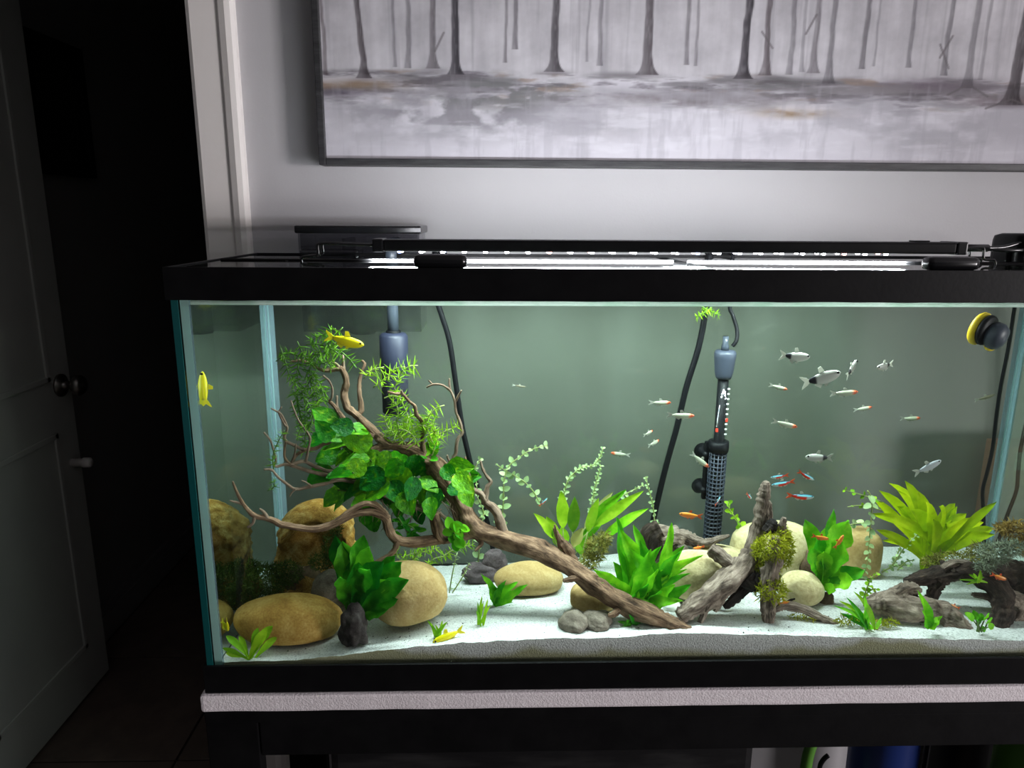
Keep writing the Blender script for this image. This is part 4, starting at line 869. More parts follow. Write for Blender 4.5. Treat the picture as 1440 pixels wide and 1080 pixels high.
B, Tg = 'wood', 'twig'
driftwood('spider_wood', 'long branching spider wood rising from the sand to the upper left', [
    ('trunk', B, [(972, 886, .030, 5), (950, 880, .035, 10), (915, 866, .045, 13), (880, 850, .055, 13), (835, 822, .075, 14), (800, 797, .09, 13), (760, 775, .105, 15), (715, 759, .12, 14), (680, 749, .13, 14), (658, 733, .135, 15), (645, 706, .14, 12), (630, 680, .145, 13), (612, 657, .15, 14), (592, 639, .15, 12), (570, 630, .15, 8), (545, 626, .15, 6), (525, 632, .148, 5), (505, 641, .145, 4)]),
    ('branch', B, [(548, 627, .15, 7), (536, 618, .152, 7), (525, 608, .155, 6), (512, 595, .158, 6), (502, 584, .16, 5), (489, 573, .165, 5.5), (484, 554, .17, 5), (487, 538, .17, 4.5), (482, 521, .17, 4.5), (475, 518, .17, 4), (457, 521, .165, 2.5), (440, 514, .16, 2), (424, 507, .16, 2), (408, 509, .155, 1.4)]),
    ('twig', Tg, tw(.17, .172, 3.2, 1.3, (482, 521), (483, 511), (482, 499))), ('twig', Tg, tw(.17, .165, 2.5, 1.2, (478, 518), (472, 511), (467, 510))),
    ('branch', B, tw(.16, .185, 4, 1.8, (502, 584), (508, 577), (506, 557), (505, 545), (506, 535), (509, 521), (513, 512), (509, 507))),
    ('branch', B, tw(.15, .135, 5, 2.2, (525, 614), (514, 610), (501, 603), (489, 595), (478, 582), (471, 572), (463, 564))),
    ('twig', Tg, tw(.136, .13, 2, 1.4, (463, 564), (467, 558), (467, 547), (463, 536), (454, 528))), ('twig', Tg, tw(.14, .15, 2.5, 1.4, (480, 585), (474, 572), (474, 556))),
    ('twig', Tg, tw(.145, .12, 4, 1.2, (506, 640), (497, 633), (489, 627), (487, 615), (483, 606), (474, 602), (464, 597))),
    ('branch', B, tw(.145, .115, 3, 2.2, (492, 628), (478, 626), (458, 624), (445, 630), (428, 633), (416, 641), (410, 651))),
    ('twig', Tg, tw(.118, .10, 2.4, 1.2, (428, 633), (413, 626), (402, 620), (400, 613), (404, 604), (401, 594), (395, 582), (388, 578), (381, 574))),
    ('twig', Tg, tw(.102, .105, 1.6, 1, (402, 600), (396, 590), (392, 580), (396, 572))),
    ('twig', B, tw(.112, .108, 1.8, 1.8, (402, 620), (400, 634), (401, 645), (409, 653))),
    ('twig', Tg, tw(.11, .09, 2.4, 1.3, (414, 654), (400, 653), (391, 656), (385, 654), (388, 647), (384, 631), (380, 619), (371, 608))),
    ('branch', Tg, tw(.11, .14, 2.6, 3, (408, 654), (427, 649), (445, 657), (464, 663), (485, 668), (510, 676))),
    ('branch', Tg, tw(.11, .14, 2.5, 3.2, (408, 654), (424, 659), (437, 663), (460, 668), (490, 672))),
    ('twig', Tg, tw(.113, .10, 2, 1.1, (430, 649), (434, 630), (436, 616), (429, 604), (422, 595), (416, 583), (409, 563))),
    ('twig', Tg, tw(.11, .10, 1.6, 1.0, (410, 650), (414, 640), (416, 624))),
    ('branch', Tg, tw(.075, .14, 1.5, 3.8, (371, 660), (382, 661), (392, 672), (404, 681), (416, 688), (438, 684), (459, 680), (475, 675), (500, 678), (530, 690), (560, 705), (590, 715), (612, 722))),
    ('twig', Tg, tw(.08, .08, 1.6, 1.2, (416, 688), (411, 692), (407, 698))), ('twig', Tg, tw(.10, .10, 1.4, 1, (438, 684), (430, 678), (424, 676))),
    ('branch', B, [(668, 748, .13, 9), (645, 754, .125, 8), (620, 758, .12, 8), (590, 762, .112, 7.5), (565, 762, .105, 7), (553, 755, .10, 6.5), (546, 742, .097, 6), (543, 730, .095, 6), (532, 722, .09, 6), (515, 720, .085, 5.5), (495, 724, .08, 5.5), (470, 736, .07, 5), (445, 744, .06, 4.5), (420, 742, .055, 4.5), (395, 737, .05, 4.5), (380, 730, .045, 4), (358, 725, .04, 3.5), (343, 710, .035, 2.6), (333, 692, .03, 2), (327, 677, .028, 1.3)]),
    ('branch', B, [(545, 728, .095, 5), (530, 712, .09, 4), (515, 708, .085, 4), (497, 716, .08, 4), (478, 729, .073, 4), (462, 738, .067, 3)]),
    ('twig', Tg, tw(.036, .03, 2.2, 1.1, (345, 711), (335, 707), (323, 704))), ('twig', Tg, tw(.043, .045, 3, 1.4, (376, 729), (371, 720), (365, 716))), ('twig', Tg, tw(.04, .035, 2.6, 1.5, (358, 725), (356, 735), (348, 742))),
    ('twig', B, tw(.10, .085, 4.5, 2.5, (558, 760), (557, 768), (550, 779), (536, 787), (520, 796))),
    ('stub', B, [(628, 758, .12, 8), (619, 750, .118, 8), (615, 738, .118, 8), (611, 722, .118, 7)]),
    ('branch', Tg, tw(.118, .13, 3, 2, (618, 722), (635, 735), (650, 745), (662, 752))),
    ('branch', Tg, [(708, 752, .125, 7), (704, 735, .13, 7), (696, 717, .135, 6.5), (683, 706, .14, 5), (677, 695, .14, 4.2), (664, 689, .14, 3.5), (650, 686, .14, 3)]),
    ('twig', Tg, tw(.14, .15, 4, 1.6, (683, 705), (684, 692), (686, 684), (690, 677), (684, 669), (679, 660), (676, 648))),
    ('twig', B, tw(.14, .145, 2.4, 1.4, (664, 689), (659, 665), (655, 648), (654, 642))),
    ('twig', Tg, tw(.145, .16, 3, 1.3, (628, 668), (630, 657), (636, 647), (641, 637), (642, 623), (645, 615), (650, 608), (647, 595), (641, 578), (639, 563), (633, 549), (620, 541), (608, 541), (600, 545))),
    ('twig', Tg, tw(.158, .16, 1.8, 1.2, (633, 549), (632, 540), (632, 532))), ('twig', Tg, tw(.157, .15, 1.8, 1.1, (641, 564), (645, 556), (649, 549))), ('twig', Tg, tw(.16, .16, 1.4, .9, (608, 541), (605, 537), (602, 535))), ('twig', Tg, tw(.145, .14, 2, 1.2, (634, 651), (630, 645), (629, 640))),
    ('twig', B, tw(.145, .11, 3.6, 1.6, (597, 641), (594, 622), (595, 603), (592, 590), (586, 584), (583, 571), (575, 564), (566, 554), (558, 554), (545, 551))), ('twig', Tg, tw(.112, .11, 2, 1.5, (566, 555), (564, 549))),
    ('twig', Tg, tw(.15, .15, 3, 2, (612, 622), (611, 609), (609, 600), (604, 595))), ('stub', Tg, tw(.148, .148, 6, 4, (612, 662), (613, 650), (614, 641))),
    ('twig', B, tw(.105, .105, 2.6, 1, (787, 770), (784, 755), (780, 738))), ('stub', B, [(815, 808, .09, 6), (805, 790, .10, 9), (797, 772, .105, 8), (786, 757, .108, 4.5), (779, 742, .11, 2)]),
    ('stub', B, [(812, 812, .075, 5), (800, 815, .07, 4), (792, 817, .068, 2.5)]), ('stub', B, [(870, 858, .05, 5), (862, 864, .045, 4), (855, 865, .045, 2.5)]), ('stub', B, tw(.125, .11, 5, 1.5, (668, 752), (677, 764), (668, 775))),
])
G, K, DW = 'greywood', 'knot', 'darkwood'
driftwood('root_wood', 'weathered grey forked root with an upright horn beside the yellow snail', [
    ('limb', G, [(955, 868, .045, 9), (975, 855, .05, 13), (1000, 836, .06, 15), (1022, 815, .07, 17), (1042, 798, .08, 16), (1056, 784, .09, 13)]),
    ('limb', G, [(1050, 795, .09, 11), (1058, 772, .095, 11), (1066, 745, .10, 10), (1072, 722, .10, 9), (1074, 700, .10, 8), (1076, 687, .10, 7), (1077, 677, .10, 4)]),
    ('limb', G, [(1060, 760, .10, 6), (1073, 742, .102, 8), (1078, 722, .104, 7), (1080, 705, .104, 4)]),
    ('limb', G, [(1034, 797, .085, 9), (1022, 789, .09, 10), (1010, 780, .095, 9), (998, 772, .10, 8)]),
    ('knot', K, [(1048, 812, .07, 12), (1056, 820, .068, 13), (1062, 816, .07, 11), (1066, 806, .075, 8)]),
    ('prong', K, [(1054, 820, .075, 8), (1040, 834, .07, 8), (1026, 848, .065, 5), (1018, 854, .063, 3)]),
    ('prong', G, [(1020, 826, .06, 8), (1014, 842, .055, 6), (1005, 860, .05, 3)]), ('prong', G, [(1000, 844, .05, 6), (992, 858, .047, 5), (984, 876, .045, 3.5)]),
    ('prong', G, [(980, 856, .047, 6), (965, 868, .042, 5), (952, 872, .04, 2)]), ('prong', G, [(1060, 800, .08, 7), (1068, 812, .078, 5), (1064, 828, .075, 3)]),
])
driftwood('stump_wood', 'upright mossy driftwood stump with its foot in the sand', [
    ('limb', G, [(1081, 882, .05, 8), (1080, 862, .052, 9), (1080, 840, .055, 10), (1082, 815, .06, 11), (1086, 795, .063, 10), (1090, 775, .065, 8), (1091, 755, .066, 6)]),
    ('limb', G, [(1088, 800, .068, 9), (1096, 780, .075, 8), (1100, 755, .08, 6), (1101, 738, .082, 5), (1103, 728, .082, 3)]),
    ('knot', K, [(1076, 748, .085, 6), (1084, 740, .084, 8), (1088, 732, .083, 5)]),
])
driftwood('bog_wood', 'dark curved driftwood at the back with a pointed tip below the heater', [
    ('knob', DW, [(912, 785, .20, 11), (914, 768, .20, 16), (918, 752, .20, 16), (930, 745, .20, 12)]),
    ('limb', G, [(922, 752, .20, 12), (945, 753, .20, 11), (965, 757, .198, 9), (982, 763, .195, 7), (997, 763, .19, 5.5), (1010, 758, .188, 4), (1026, 753, .186, 1.5)]),
    ('limb', DW, [(940, 765, .20, 6), (958, 760, .195, 5), (970, 764, .19, 3), (980, 770, .187, 1.5)]), ('prong', DW, tw(.17, .165, 5, 2, (938, 788), (950, 783), (962, 782))),
])
driftwood('arch_wood', 'dark arching driftwood standing over the sand at the right', [
    ('limb', DW, [(1272, 818, .10, 4), (1285, 816, .10, 8), (1305, 810, .10, 10), (1328, 804, .10, 12), (1352, 800, .10, 13), (1378, 808, .095, 14), (1398, 822, .085, 15), (1408, 840, .075, 15), (1410, 860, .065, 13), (1404, 880, .055, 11), (1399, 894, .05, 9)]),
    ('limb', DW, [(1340, 800, .10, 14), (1326, 812, .10, 12), (1316, 826, .10, 9), (1310, 842, .10, 7)]),
    ('limb', DW, [(1385, 808, .10, 14), (1405, 806, .11, 17), (1425, 810, .115, 20), (1445, 818, .12, 22), (1475, 835, .125, 20), (1500, 850, .13, 16)]),
    ('limb', G, [(1410, 835, .08, 12), (1424, 845, .085, 13), (1430, 862, .08, 11), (1420, 880, .07, 6)]),
    ('limb', G, [(1325, 800, .095, 5), (1340, 792, .097, 5), (1360, 794, .10, 5), (1378, 803, .10, 3)]), ('prong', G, tw(.09, .085, 6, 3, (1402, 846), (1385, 838), (1368, 836))),
])
driftwood('log_wood', 'lumpy brown driftwood log lying flat left of the dark arch', [
    ('limb', G, [(1218, 848, .07, 6), (1230, 850, .07, 14), (1250, 848, .07, 18), (1275, 852, .068, 18), (1300, 857, .065, 17), (1325, 866, .06, 16), (1348, 878, .052, 12), (1364, 888, .048, 6)]),
    ('limb', G, [(1255, 840, .072, 10), (1270, 830, .075, 9), (1285, 828, .078, 7), (1292, 832, .08, 4)]), ('knot', DW, tw(.075, .07, 7, 4, (1288, 838), (1276, 846), (1270, 856))),
])
driftwood('root_piece', 'thin brown root piece lying by the round pale stone', [
    ('limb', G, [(1090, 858, .06, 4), (1105, 852, .062, 6), (1128, 856, .06, 6), (1150, 866, .056, 6), (1168, 874, .052, 5), (1178, 878, .05, 3)]),
    ('prong', DW, tw(.064, .066, 3, 1, (1100, 852), (1110, 845), (1118, 842))),
])

# ================================================================== PLANTS
def leaf_mesh(name, mat, shape, curl=0.0, wave=0.0, fold=.12, seed=0, nu=8, nv=4):
    """leaf of length 1 along +X, half width up to .5 along Y, face up +Z"""
    wf = {'round': lambda t: (math.sin(math.pi * min(1, t * .96 + .02) ** .72)) ** .75, 'lance': lambda t: (math.sin(math.pi * t ** .85) ** .9) * (1 - .12 * t) + .03,
          'strap': lambda t: min(1, .22 + 1.6 * t) * (1 - t ** 3.2) ** .8 + .02, 'oval': lambda t: (math.sin(math.pi * min(1, t ** .8)) ** .62), 'blade': lambda t: min(1, .5 + 2 * t) * (1 - t ** 2.5) ** .7 + .02}[shape]
    V, F = [], []
    for i in range(nu + 1):
        t = i / nu; w = .5 * max(0.0, wf(t)); zc = -curl * t * t; xx = t * (1 - .12 * abs(curl) * t)
        for j in range(nv + 1):
            sj = j / nv * 2 - 1
            y = w * sj * (1 + wave * .5 * math.sin(t * 19 + seed + (0 if sj > 0 else 1.7)) * abs(sj))
            V.append((xx, y, zc + fold * abs(sj) * w * 2 * .5 - .03 * (1 - abs(sj)) + wave * .16 * math.sin(t * 15 + seed + sj * 2) * abs(sj)))
    for i in range(nu):
        for j in range(nv): a = i * (nv + 1) + j; F.append([a, a + nv + 1, a + nv + 2, a + 1])
    me = bpy.data.meshes.new(name); me.from_pydata(V, [], F); me.update(); me.polygons.foreach_set('use_smooth', [True] * len(F)); me.materials.append(MT[mat]); return me
_lm = {}
def leaf(mat, shape, curl=0.0, wave=0.0, fold=.12, v=0):
    k = (mat, shape, round(curl, 2), wave, fold, v)
    if k not in _lm: _lm[k] = leaf_mesh('leaf', mat, shape, curl, wave, fold, v * 2.3)
    return _lm[k]
def place_leaf(parent, me, base, tip, width, roll=0.0, face=(0.0, -1.0, .75), name='leaf'):
    b_, t_ = Vector(base), Vector(tip); d = t_ - b_; Ln = d.length; X = d.normalized()
    n = Vector(face); n = n - X * n.dot(X)
    n = n.normalized() if n.length > 1e-4 else X.orthogonal().normalized()
    n = Matrix.Rotation(roll, 3, X) @ n; Yv = n.cross(X)
    th = min(Ln, width * 2)
    M_ = Matrix(((X.x * Ln, Yv.x * width, n.x * th, b_.x), (X.y * Ln, Yv.y * width, n.y * th, b_.y), (X.z * Ln, Yv.z * width, n.z * th, b_.z), (0, 0, 0, 1)))
    return inst(name, me, parent, M_)
def cl(p):     # keep inside the glass
    return Vector((min(max(p.x, sx0 + .004), sx1 - .004), min(max(p.y, sy0 + .003), sy1 - .003), min(p.z, WZ - .002)))
def wf_tongue(t): return (min(1.0, .16 + 1.25 * t)) * (1 - max(0, (t - .62) / .38) ** 2.4) ** .75
def wf_lance(t): return (math.sin(math.pi * min(1, t ** .8)) ** .85) * (1 - .1 * t) + .04
WF = dict(tongue=wf_tongue, lance=wf_lance, strap=wf_tongue, blade=lambda t: min(1, .5 + 2 * t) * (1 - t ** 2.5) ** .7 + .02, oval=lambda t: math.sin(math.pi * min(1, t ** .8)) ** .62)
def bez_leaf(parent, b_, c_, t_, width, mat, shape, wave=0.0, seed=0.0, face=(0, -1, .5), fold=.10, nu=11, nv=4):
    """a leaf that arches from its foot b_ past c_ to its tip t_"""
    V, F = [], []; f0 = Vector(face)
    for i in range(nu + 1):
        t = i / nu; p = b_ * (1 - t) ** 2 + c_ * 2 * t * (1 - t) + t_ * t * t
        T_ = (c_ - b_) * (1 - t) + (t_ - c_) * t; T_ = T_.normalized() if T_.length > 1e-8 else Vector((0, 0, 1))
        n = f0 - T_ * f0.dot(T_); n = n.normalized() if n.length > 1e-4 else T_.orthogonal().normalized()
        sd_ = T_.cross(n); w = .5 * width * max(0.02, WF[shape](t))
        for j in range(nv + 1):
            q = j / nv * 2 - 1; ww = 1 + wave * .35 * math.sin(t * 17 + seed + (1.9 if q > 0 else 0)) * abs(q)
            V.append(cl(p + sd_ * (w * q * ww) + n * (width * (fold * abs(q) + wave * .22 * math.sin(t * 13 + seed * 2 + q * 2.2) * abs(q)))))
    for i in range(nu):
        for j in range(nv): a = i * (nv + 1) + j; F.append([a, a + 1, a + nv + 2, a + nv + 1])
    return mk('leaf', V, F, MT[mat], parent)
# -- rosette plants: base pixel, list of (tip x, tip y, width px)
def rosette(name, label, cat, base, Y, tips, mat, shape, wave=0.0, curl=.15, stalk=0.0, dsp=.03, mats=None, seed=1, group=None, smat='dstem', bw=6, ground=True, low=0.0):
    r = random.Random(seed)
    B0 = at(base[0], base[1], Y) if Y is not None else gs(*base)
    Y = B0.y
    root = thing(name, label, cat, B0, group)
    for k, tp in enumerate(tips):
        tx, ty, w = tp[:3]
        dy = tp[3] if len(tp) > 3 else r.uniform(-dsp, dsp)
        Tp = cl(at(tx, ty, Y + dy)); bb = cl(at(base[0] + r.uniform(-bw, bw), base[1] + r.uniform(-2, 2), Y + r.uniform(-.006, .006)))
        s = mpp(Tp); mm = r.choice(mats) if mats else mat
        if stalk:
            mid = bb.lerp(Tp, stalk) + Vector((0, 0, (Tp - bb).length * .06))
            mk('leaf_stalk', *tube_vf([(*bb,), (*bb.lerp(mid, .5),), (*mid,)], [s * 1.3, s * 1.1, s * .9], 5, 2), MT[smat], root); lbp = mid
        else: lbp = bb
        cu = curl * r.uniform(.3, 1.3)
        Ln = (Tp - lbp).length
        ctl = lbp.lerp(Tp, .5) + Vector((-(Tp.x - lbp.x) * cu * .9, -cu * Ln * r.uniform(.0, .6), Ln * cu * .55))
        bez_leaf(root, lbp, ctl, Tp, w * s, mm, shape, wave, r.uniform(0, 6), (r.uniform(-.5, .5), -1, r.uniform(.2, .9)))
    return root
# Anubias on the branch
an = thing('anubias', 'broad-leaved dark green plant growing on the spider wood branch', 'plant', at(560, 705, .14))
ra = random.Random(9)
AL = [(520, 648, 30), (538, 647, 26), (562, 650, 30, -80), (523, 675, 34), (541, 672, 30), (553, 660, 30), (514, 692, 34), (544, 696, 30), (558, 693, 32), (572, 709, 30), (579, 688, 30), (603, 682, 34), (611, 703, 32), (605, 714, 28), (583, 658, 34, -100), (597, 662, 30), (508, 702, 30), (504, 664, 28), (603, 636, 26, 100), (632, 666, 28), (648, 657, 28), (654, 668, 28), (653, 679, 28), (657, 699, 26, -60), (646, 687, 28), (521, 731, 34, -80),
      (457, 588, 34), (456, 605, 34), (448, 618, 32), (475, 611, 30), (481, 600, 28), (502, 620, 34), (500, 602, 30), (462, 641, 36), (448, 669, 34), (485, 641, 34), (477, 665, 36), (499, 660, 34), (516, 648, 30), (482, 697, 36), (510, 685, 34), (495, 691, 30), (470, 626, 28), (530, 690, 32), (590, 700, 32), (566, 676, 30), (536, 660, 30), (490, 676, 34), (466, 700, 24), (588, 718, 30), (560, 714, 26), (600, 650, 26), (624, 700, 24), (640, 676, 26)]
for k in range(34): AL.append((min(660, max(445, ra.gauss(535, 55))), min(718, max(630, ra.gauss(672, 24))), ra.uniform(22, 32)))
for k, a_ in enumerate(AL):
    x, y, sz_ = a_[:3]; s_ = (sz_ + 3) * ra.uniform(.9, 1.2)
    if len(a_) > 3: ang = math.radians(a_[3])
    else: ang = math.atan2(-(y - 655) - 18, (x - 560) * 1.0) + ra.uniform(-.7, .7)
    Yb = (.125 if k < 54 else .15) + ra.uniform(-.035, .035)
    dx, dy = math.cos(ang) * s_ / 2, -math.sin(ang) * s_ / 2
    b_ = at(x - dx, y - dy, Yb + ra.uniform(0, .012)); t_ = at(x + dx, y + dy, Yb - ra.uniform(0, .015)); s = mpp(b_)
    place_leaf(an, leaf('anub', 'round', ra.choice([.05, .2, .35]), .12, .14, ra.randrange(3)), b_, t_, s_ * .80 * s, ra.uniform(-.6, .6), (ra.uniform(-.3, .3), -1, ra.uniform(.5, 1.5)))
    if k % 2 == 0:
        m_ = at(560 + (x - 560) * .45, 690 + (y - 690) * .35, .165)
        mk('leaf_stalk', *tube_vf([(*b_,), (*b_.lerp(m_, .4) + Vector((0, .014, -.006)),), (*m_,)], [s * 1.0, s * 1.2, s * 1.3], 5, 3), MT['dstem'], an)
for k in range(26):
    x = ra.uniform(500, 650); y = ra.uniform(700, 716); p = [at(x, y, .13)]
    for j in range(3): x += ra.uniform(-9, 9); y += ra.uniform(6, 14); p.append(at(x, y, .13 + ra.uniform(-.01, .01)))
    mk('root_fibre', *tube_vf([(*q,) for q in p], [.0009, .0007, .0005, .0003], 4, 2), MT['twig'], an)
mk('rhizome', *tube_vf([(*at(500, 690, .142),), (*at(540, 700, .142),), (*at(580, 706, .142),), (*at(615, 708, .142),), (*at(640, 690, .145),)], [.003, .005, .005, .004, .003], 8, 4, .3), MT['dstem'], an)
# small leafy sprigs hanging on the wood
def sprig(label, stems, lsz, mat='fernb', seed=0, Y=.12, shape='lance', group='small leafy sprigs'):
    r = random.Random(seed); root = thing('leafy_sprig', label, 'plant', at(*stems[0][0], Y), group)
    for st in stems:
        Q = [at(x, y, Y + r.uniform(-.006, .006)) for x, y in st]; s = mpp(Q[0])
        mk('stem', *tube_vf([(*q,) for q in Q], [s * 1.1] * len(Q), 5, 3), MT['dstem'], root)
        C_ = catmull([(*q,) for q in Q], 4)
        for i, c in enumerate(C_[1:]):
            a = r.uniform(0, 6.28); d = Vector((math.cos(a), r.uniform(-.6, .3), math.sin(a) * .7 + .2)).normalized() * lsz * s * r.uniform(.7, 1.2)
            place_leaf(root, leaf(mat, shape, .12, 0, .12, r.randrange(3)), c, c + d, d.length * (.42 if shape == 'lance' else .85), r.uniform(-.5, .5))
    return root
sprig('dark leafy sprig hanging below the broad-leaved plant', [[(560, 728), (568, 740), (575, 752)], [(566, 735), (580, 742), (586, 746)], [(564, 738), (552, 748)]], 17, 'fern', 3)
sprig('round-leaved bright sprig where the branch meets the trunk', [[(640, 768), (640, 752), (632, 742)], [(640, 762), (648, 750), (646, 742)]], 16, 'fernb', 4, .11, 'oval')
sprig('small bright sprig on the trunk above the fork', [[(604, 646), (604, 634), (602, 622)]], 16, 'fernb', 14, .145, 'oval')

# waterweed: stems with whorls of needle leaves
def weed(name, label, stems, mat, Y, lpx=13, step=5.0, per=6, seed=0, wpx=1.5, stemmat='dstem', dY=.02, cat='plant', droop=0.0):
    r = random.Random(seed); root = thing(name, label, cat, at(*stems[0][0], Y))
    V, F = [], []
    for st in stems:
        y0 = Y + r.uniform(-dY, dY); Q = [at(x, y, y0 + r.uniform(-.004, .004)) for x, y in st]; s = mpp(Q[0])
        mk('stem', *tube_vf([(*q,) for q in Q], [s * .9] * (len(Q) - 1) + [s * .5], 5, 4), MT[stemmat], root)
        C_ = catmull([(*q,) for q in Q], 12); acc = 0
        for i in range(1, len(C_)):
            acc += (C_[i] - C_[i - 1]).length / s
            if acc < step: continue
            acc = 0; T_ = (C_[i] - C_[i - 1]).normalized(); N_ = T_.orthogonal().normalized(); Bn = T_.cross(N_); a0 = r.uniform(0, 6.28)
            for k in range(per):
                a = a0 + 6.283 * k / per + r.uniform(-.4, .4)
                d = (N_ * math.cos(a) + Bn * math.sin(a)) * .9 + T_ * r.uniform(-.1, .7) + Vector((0, 0, -droop)); d.normalize()
                Ln = lpx * s * r.uniform(.6, 1.25); p0 = C_[i]; bend = Vector((r.uniform(-.2, .2), r.uniform(-.2, .2), r.uniform(-.35, .15))) * Ln
                p1 = p0 + d * Ln * .55 + bend * .2; p2 = p0 + d * Ln + bend * .6
                sd_ = d.cross(Vector((r.uniform(-1, 1), r.uniform(-1, 1), r.uniform(-1, 1)))); sd_ = sd_.normalized() * wpx * s * .5; n = len(V)
                up = d.cross(sd_).normalized() * wpx * s * .25
                V += [cl(q) for q in (p0 - sd_, p0 + sd_, p1 - sd_, p1 + sd_, p1 + up, p2)]
                F += [[n, n + 1, n + 4], [n, n + 4, n + 2], [n + 1, n + 3, n + 4], [n + 2, n + 4, n + 5], [n + 4, n + 3, n + 5]]
    fo_ = mk('foliage', V, F, MT[mat], root, False); fo_['kind'] = 'stuff'; return root
weed('waterweed', 'dark feathery waterweed draped over the top left twigs', [
    [(482, 460), (462, 482), (448, 496), (436, 512)], [(472, 462), (455, 470), (440, 478)], [(395, 490), (402, 512), (408, 530), (418, 540)], [(418, 480), (428, 500), (445, 512), (470, 505)], [(400, 494), (420, 500), (440, 500), (462, 496)],
    [(420, 505), (418, 530), (426, 555), (432, 575), (430, 600)], [(438, 505), (436, 535), (446, 560), (450, 580)], [(410, 535), (424, 550), (440, 556), (460, 550)], [(430, 560), (440, 585), (430, 610), (426, 640)], [(450, 500), (470, 490), (486, 500), (500, 515)], [(430, 485), (450, 484), (468, 492), (480, 500)], [(425, 520), (440, 530), (452, 545), (456, 565)], [(440, 500), (455, 510), (470, 520)], [(418, 560), (425, 590), (436, 600)], [(445, 520), (430, 545), (415, 560)], [(388, 508), (400, 500), (408, 494)], [(412, 545), (420, 575), (424, 600)]], 'najas', .15, 16, 6.5, 6, 1, 1.6)
weed('waterweed', 'bright feathery waterweed heaped on the middle of the branch', [
    [(560, 622), (568, 605), (575, 590), (585, 580)], [(548, 620), (556, 600), (560, 580), (556, 565)], [(575, 620), (585, 604), (596, 590), (606, 580)], [(600, 625), (615, 612), (630, 605), (642, 600)], [(590, 628), (580, 612), (566, 604), (546, 606)], [(560, 615), (545, 600), (540, 585)], [(570, 612), (590, 598), (612, 606)], [(580, 600), (572, 580), (562, 560), (552, 540)], [(555, 545), (565, 525), (576, 515), (588, 514)], [(525, 545), (545, 530), (556, 518), (570, 516)], [(512, 532), (524, 520), (540, 516)], [(610, 625), (602, 610), (590, 604)], [(625, 570), (612, 575), (600, 590), (590, 600)], [(570, 625), (562, 610), (560, 596)], [(535, 622), (545, 608), (560, 600)], [(595, 620), (600, 605), (610, 596)], [(540, 560), (552, 556), (566, 560)], [(580, 612), (572, 600), (575, 585)], [(608, 640), (614, 622), (622, 612)]], 'najasb', .135, 16, 6.5, 6, 2, 1.6, 'stem')
weed('waterweed', 'thin waterweed strand caught in the far left twigs', [[(385, 660), (384, 640), (392, 620), (400, 605)], [(376, 690), (386, 684), (384, 672)], [(418, 620), (422, 604), (430, 600)]], 'najas', .10, 11, 6, 5, 3, 1.5)
weed('waterweed', 'sparse waterweed strand hanging at the waterline above the hose', [[(1000, 432), (990, 440), (978, 446)], [(985, 430), (1000, 438), (1012, 444)]], 'najasb', .27, 8, 4, 6, 4, 1.5, dY=.004)
weed('waterweed', 'low feathery weed behind the boulder under the branch', [[(560, 792), (575, 780), (600, 775), (615, 770)], [(575, 795), (590, 775), (592, 768)], [(620, 785), (640, 772), (665, 766)], [(600, 795), (612, 785), (630, 782)], [(560, 785), (556, 772), (560, 760)]], 'najasb', .20, 11, 4.5, 5, 6, 1.6, 'stem')
weed('waterweed', 'fine pale weed stalks right of the tan dome stone', [[(632, 834), (636, 808), (642, 780)], [(636, 834), (650, 812), (660, 792)]], 'pale', .17, 6, 6, 3, 7, 1.2, 'stem', .004)

# moss
def moss(label, blobs, mat, n, lpx=8, seed=0, wpx=1.1, core=None):
    r = random.Random(seed); V, F = [], []
    for (x, y, Y, rx, ry) in blobs:
        P = at(x, y, Y); s = mpp(P)
        for k in range(int(n * rx * ry / 260)):
            d = Vector((r.gauss(0, 1), r.gauss(0, 1), r.gauss(0, 1))).normalized(); u = r.uniform(.35, 1.0) ** .5
            c = P + Vector((d.x * rx * s * u, d.y * min(rx, ry) * s * u * .9, d.z * ry * s * u))
            g_ = (d * .35 + Vector((r.uniform(-1, 1), r.uniform(-1, 1), r.uniform(-.8, 1)))).normalized(); Ln = lpx * .8 * s * r.uniform(.5, 1.3)
            sd_ = g_.cross(Vector((r.uniform(-1, 1), r.uniform(-1, 1), r.uniform(-1, 1)))).normalized() * wpx * s * .5; m_ = len(V)
            be = Vector((r.uniform(-.5, .5), r.uniform(-.5, .5), r.uniform(-.5, .3))) * Ln * .5
            V += [cl(q) for q in (c - sd_, c + sd_, c + g_ * Ln * .5 + sd_ * .9, c + g_ * Ln * .5 - sd_ * .9, c + g_ * Ln + be)]
            F += [[m_, m_ + 1, m_ + 2, m_ + 3], [m_ + 3, m_ + 2, m_ + 4]]
    o = mk('moss', V, F, MT[mat], None, False); setp(o, label, 'moss'); return o
moss('bushy dark green moss below the golden cave on the left', [(372, 818, .12, 36, 26), (400, 806, .13, 26, 18), (345, 838, .11, 14, 24), (352, 800, .13, 18, 14)], 'mossd', 520, 9, 1)
moss('dark moss strip hanging down the right side of the cave', [(466, 770, .135, 14, 22), (452, 790, .13, 18, 14), (472, 745, .14, 8, 18)], 'mossd', 460, 8, 2)
moss('yellow-green moss tied around the driftwood stump', [(1084, 770, .066, 26, 20), (1104, 775, .085, 12, 28), (1084, 830, .056, 22, 20), (1078, 800, .075, 20, 14), (1066, 780, .085, 14, 14), (1098, 752, .08, 14, 12)], 'mossy', 560, 9, 3, 1.4)
moss('olive brown moss tuft behind the bright fern', [(838, 772, .15, 16, 20), (830, 790, .14, 12, 12), (850, 758, .155, 10, 12)], 'mosso', 520, 9, 4, 1.3)
moss('olive moss covering the base of the yellow sword plant', [(1340, 786, .14, 36, 11), (1378, 776, .13, 20, 13), (1310, 790, .14, 16, 8)], 'mosso', 460, 8, 5, 1.2)
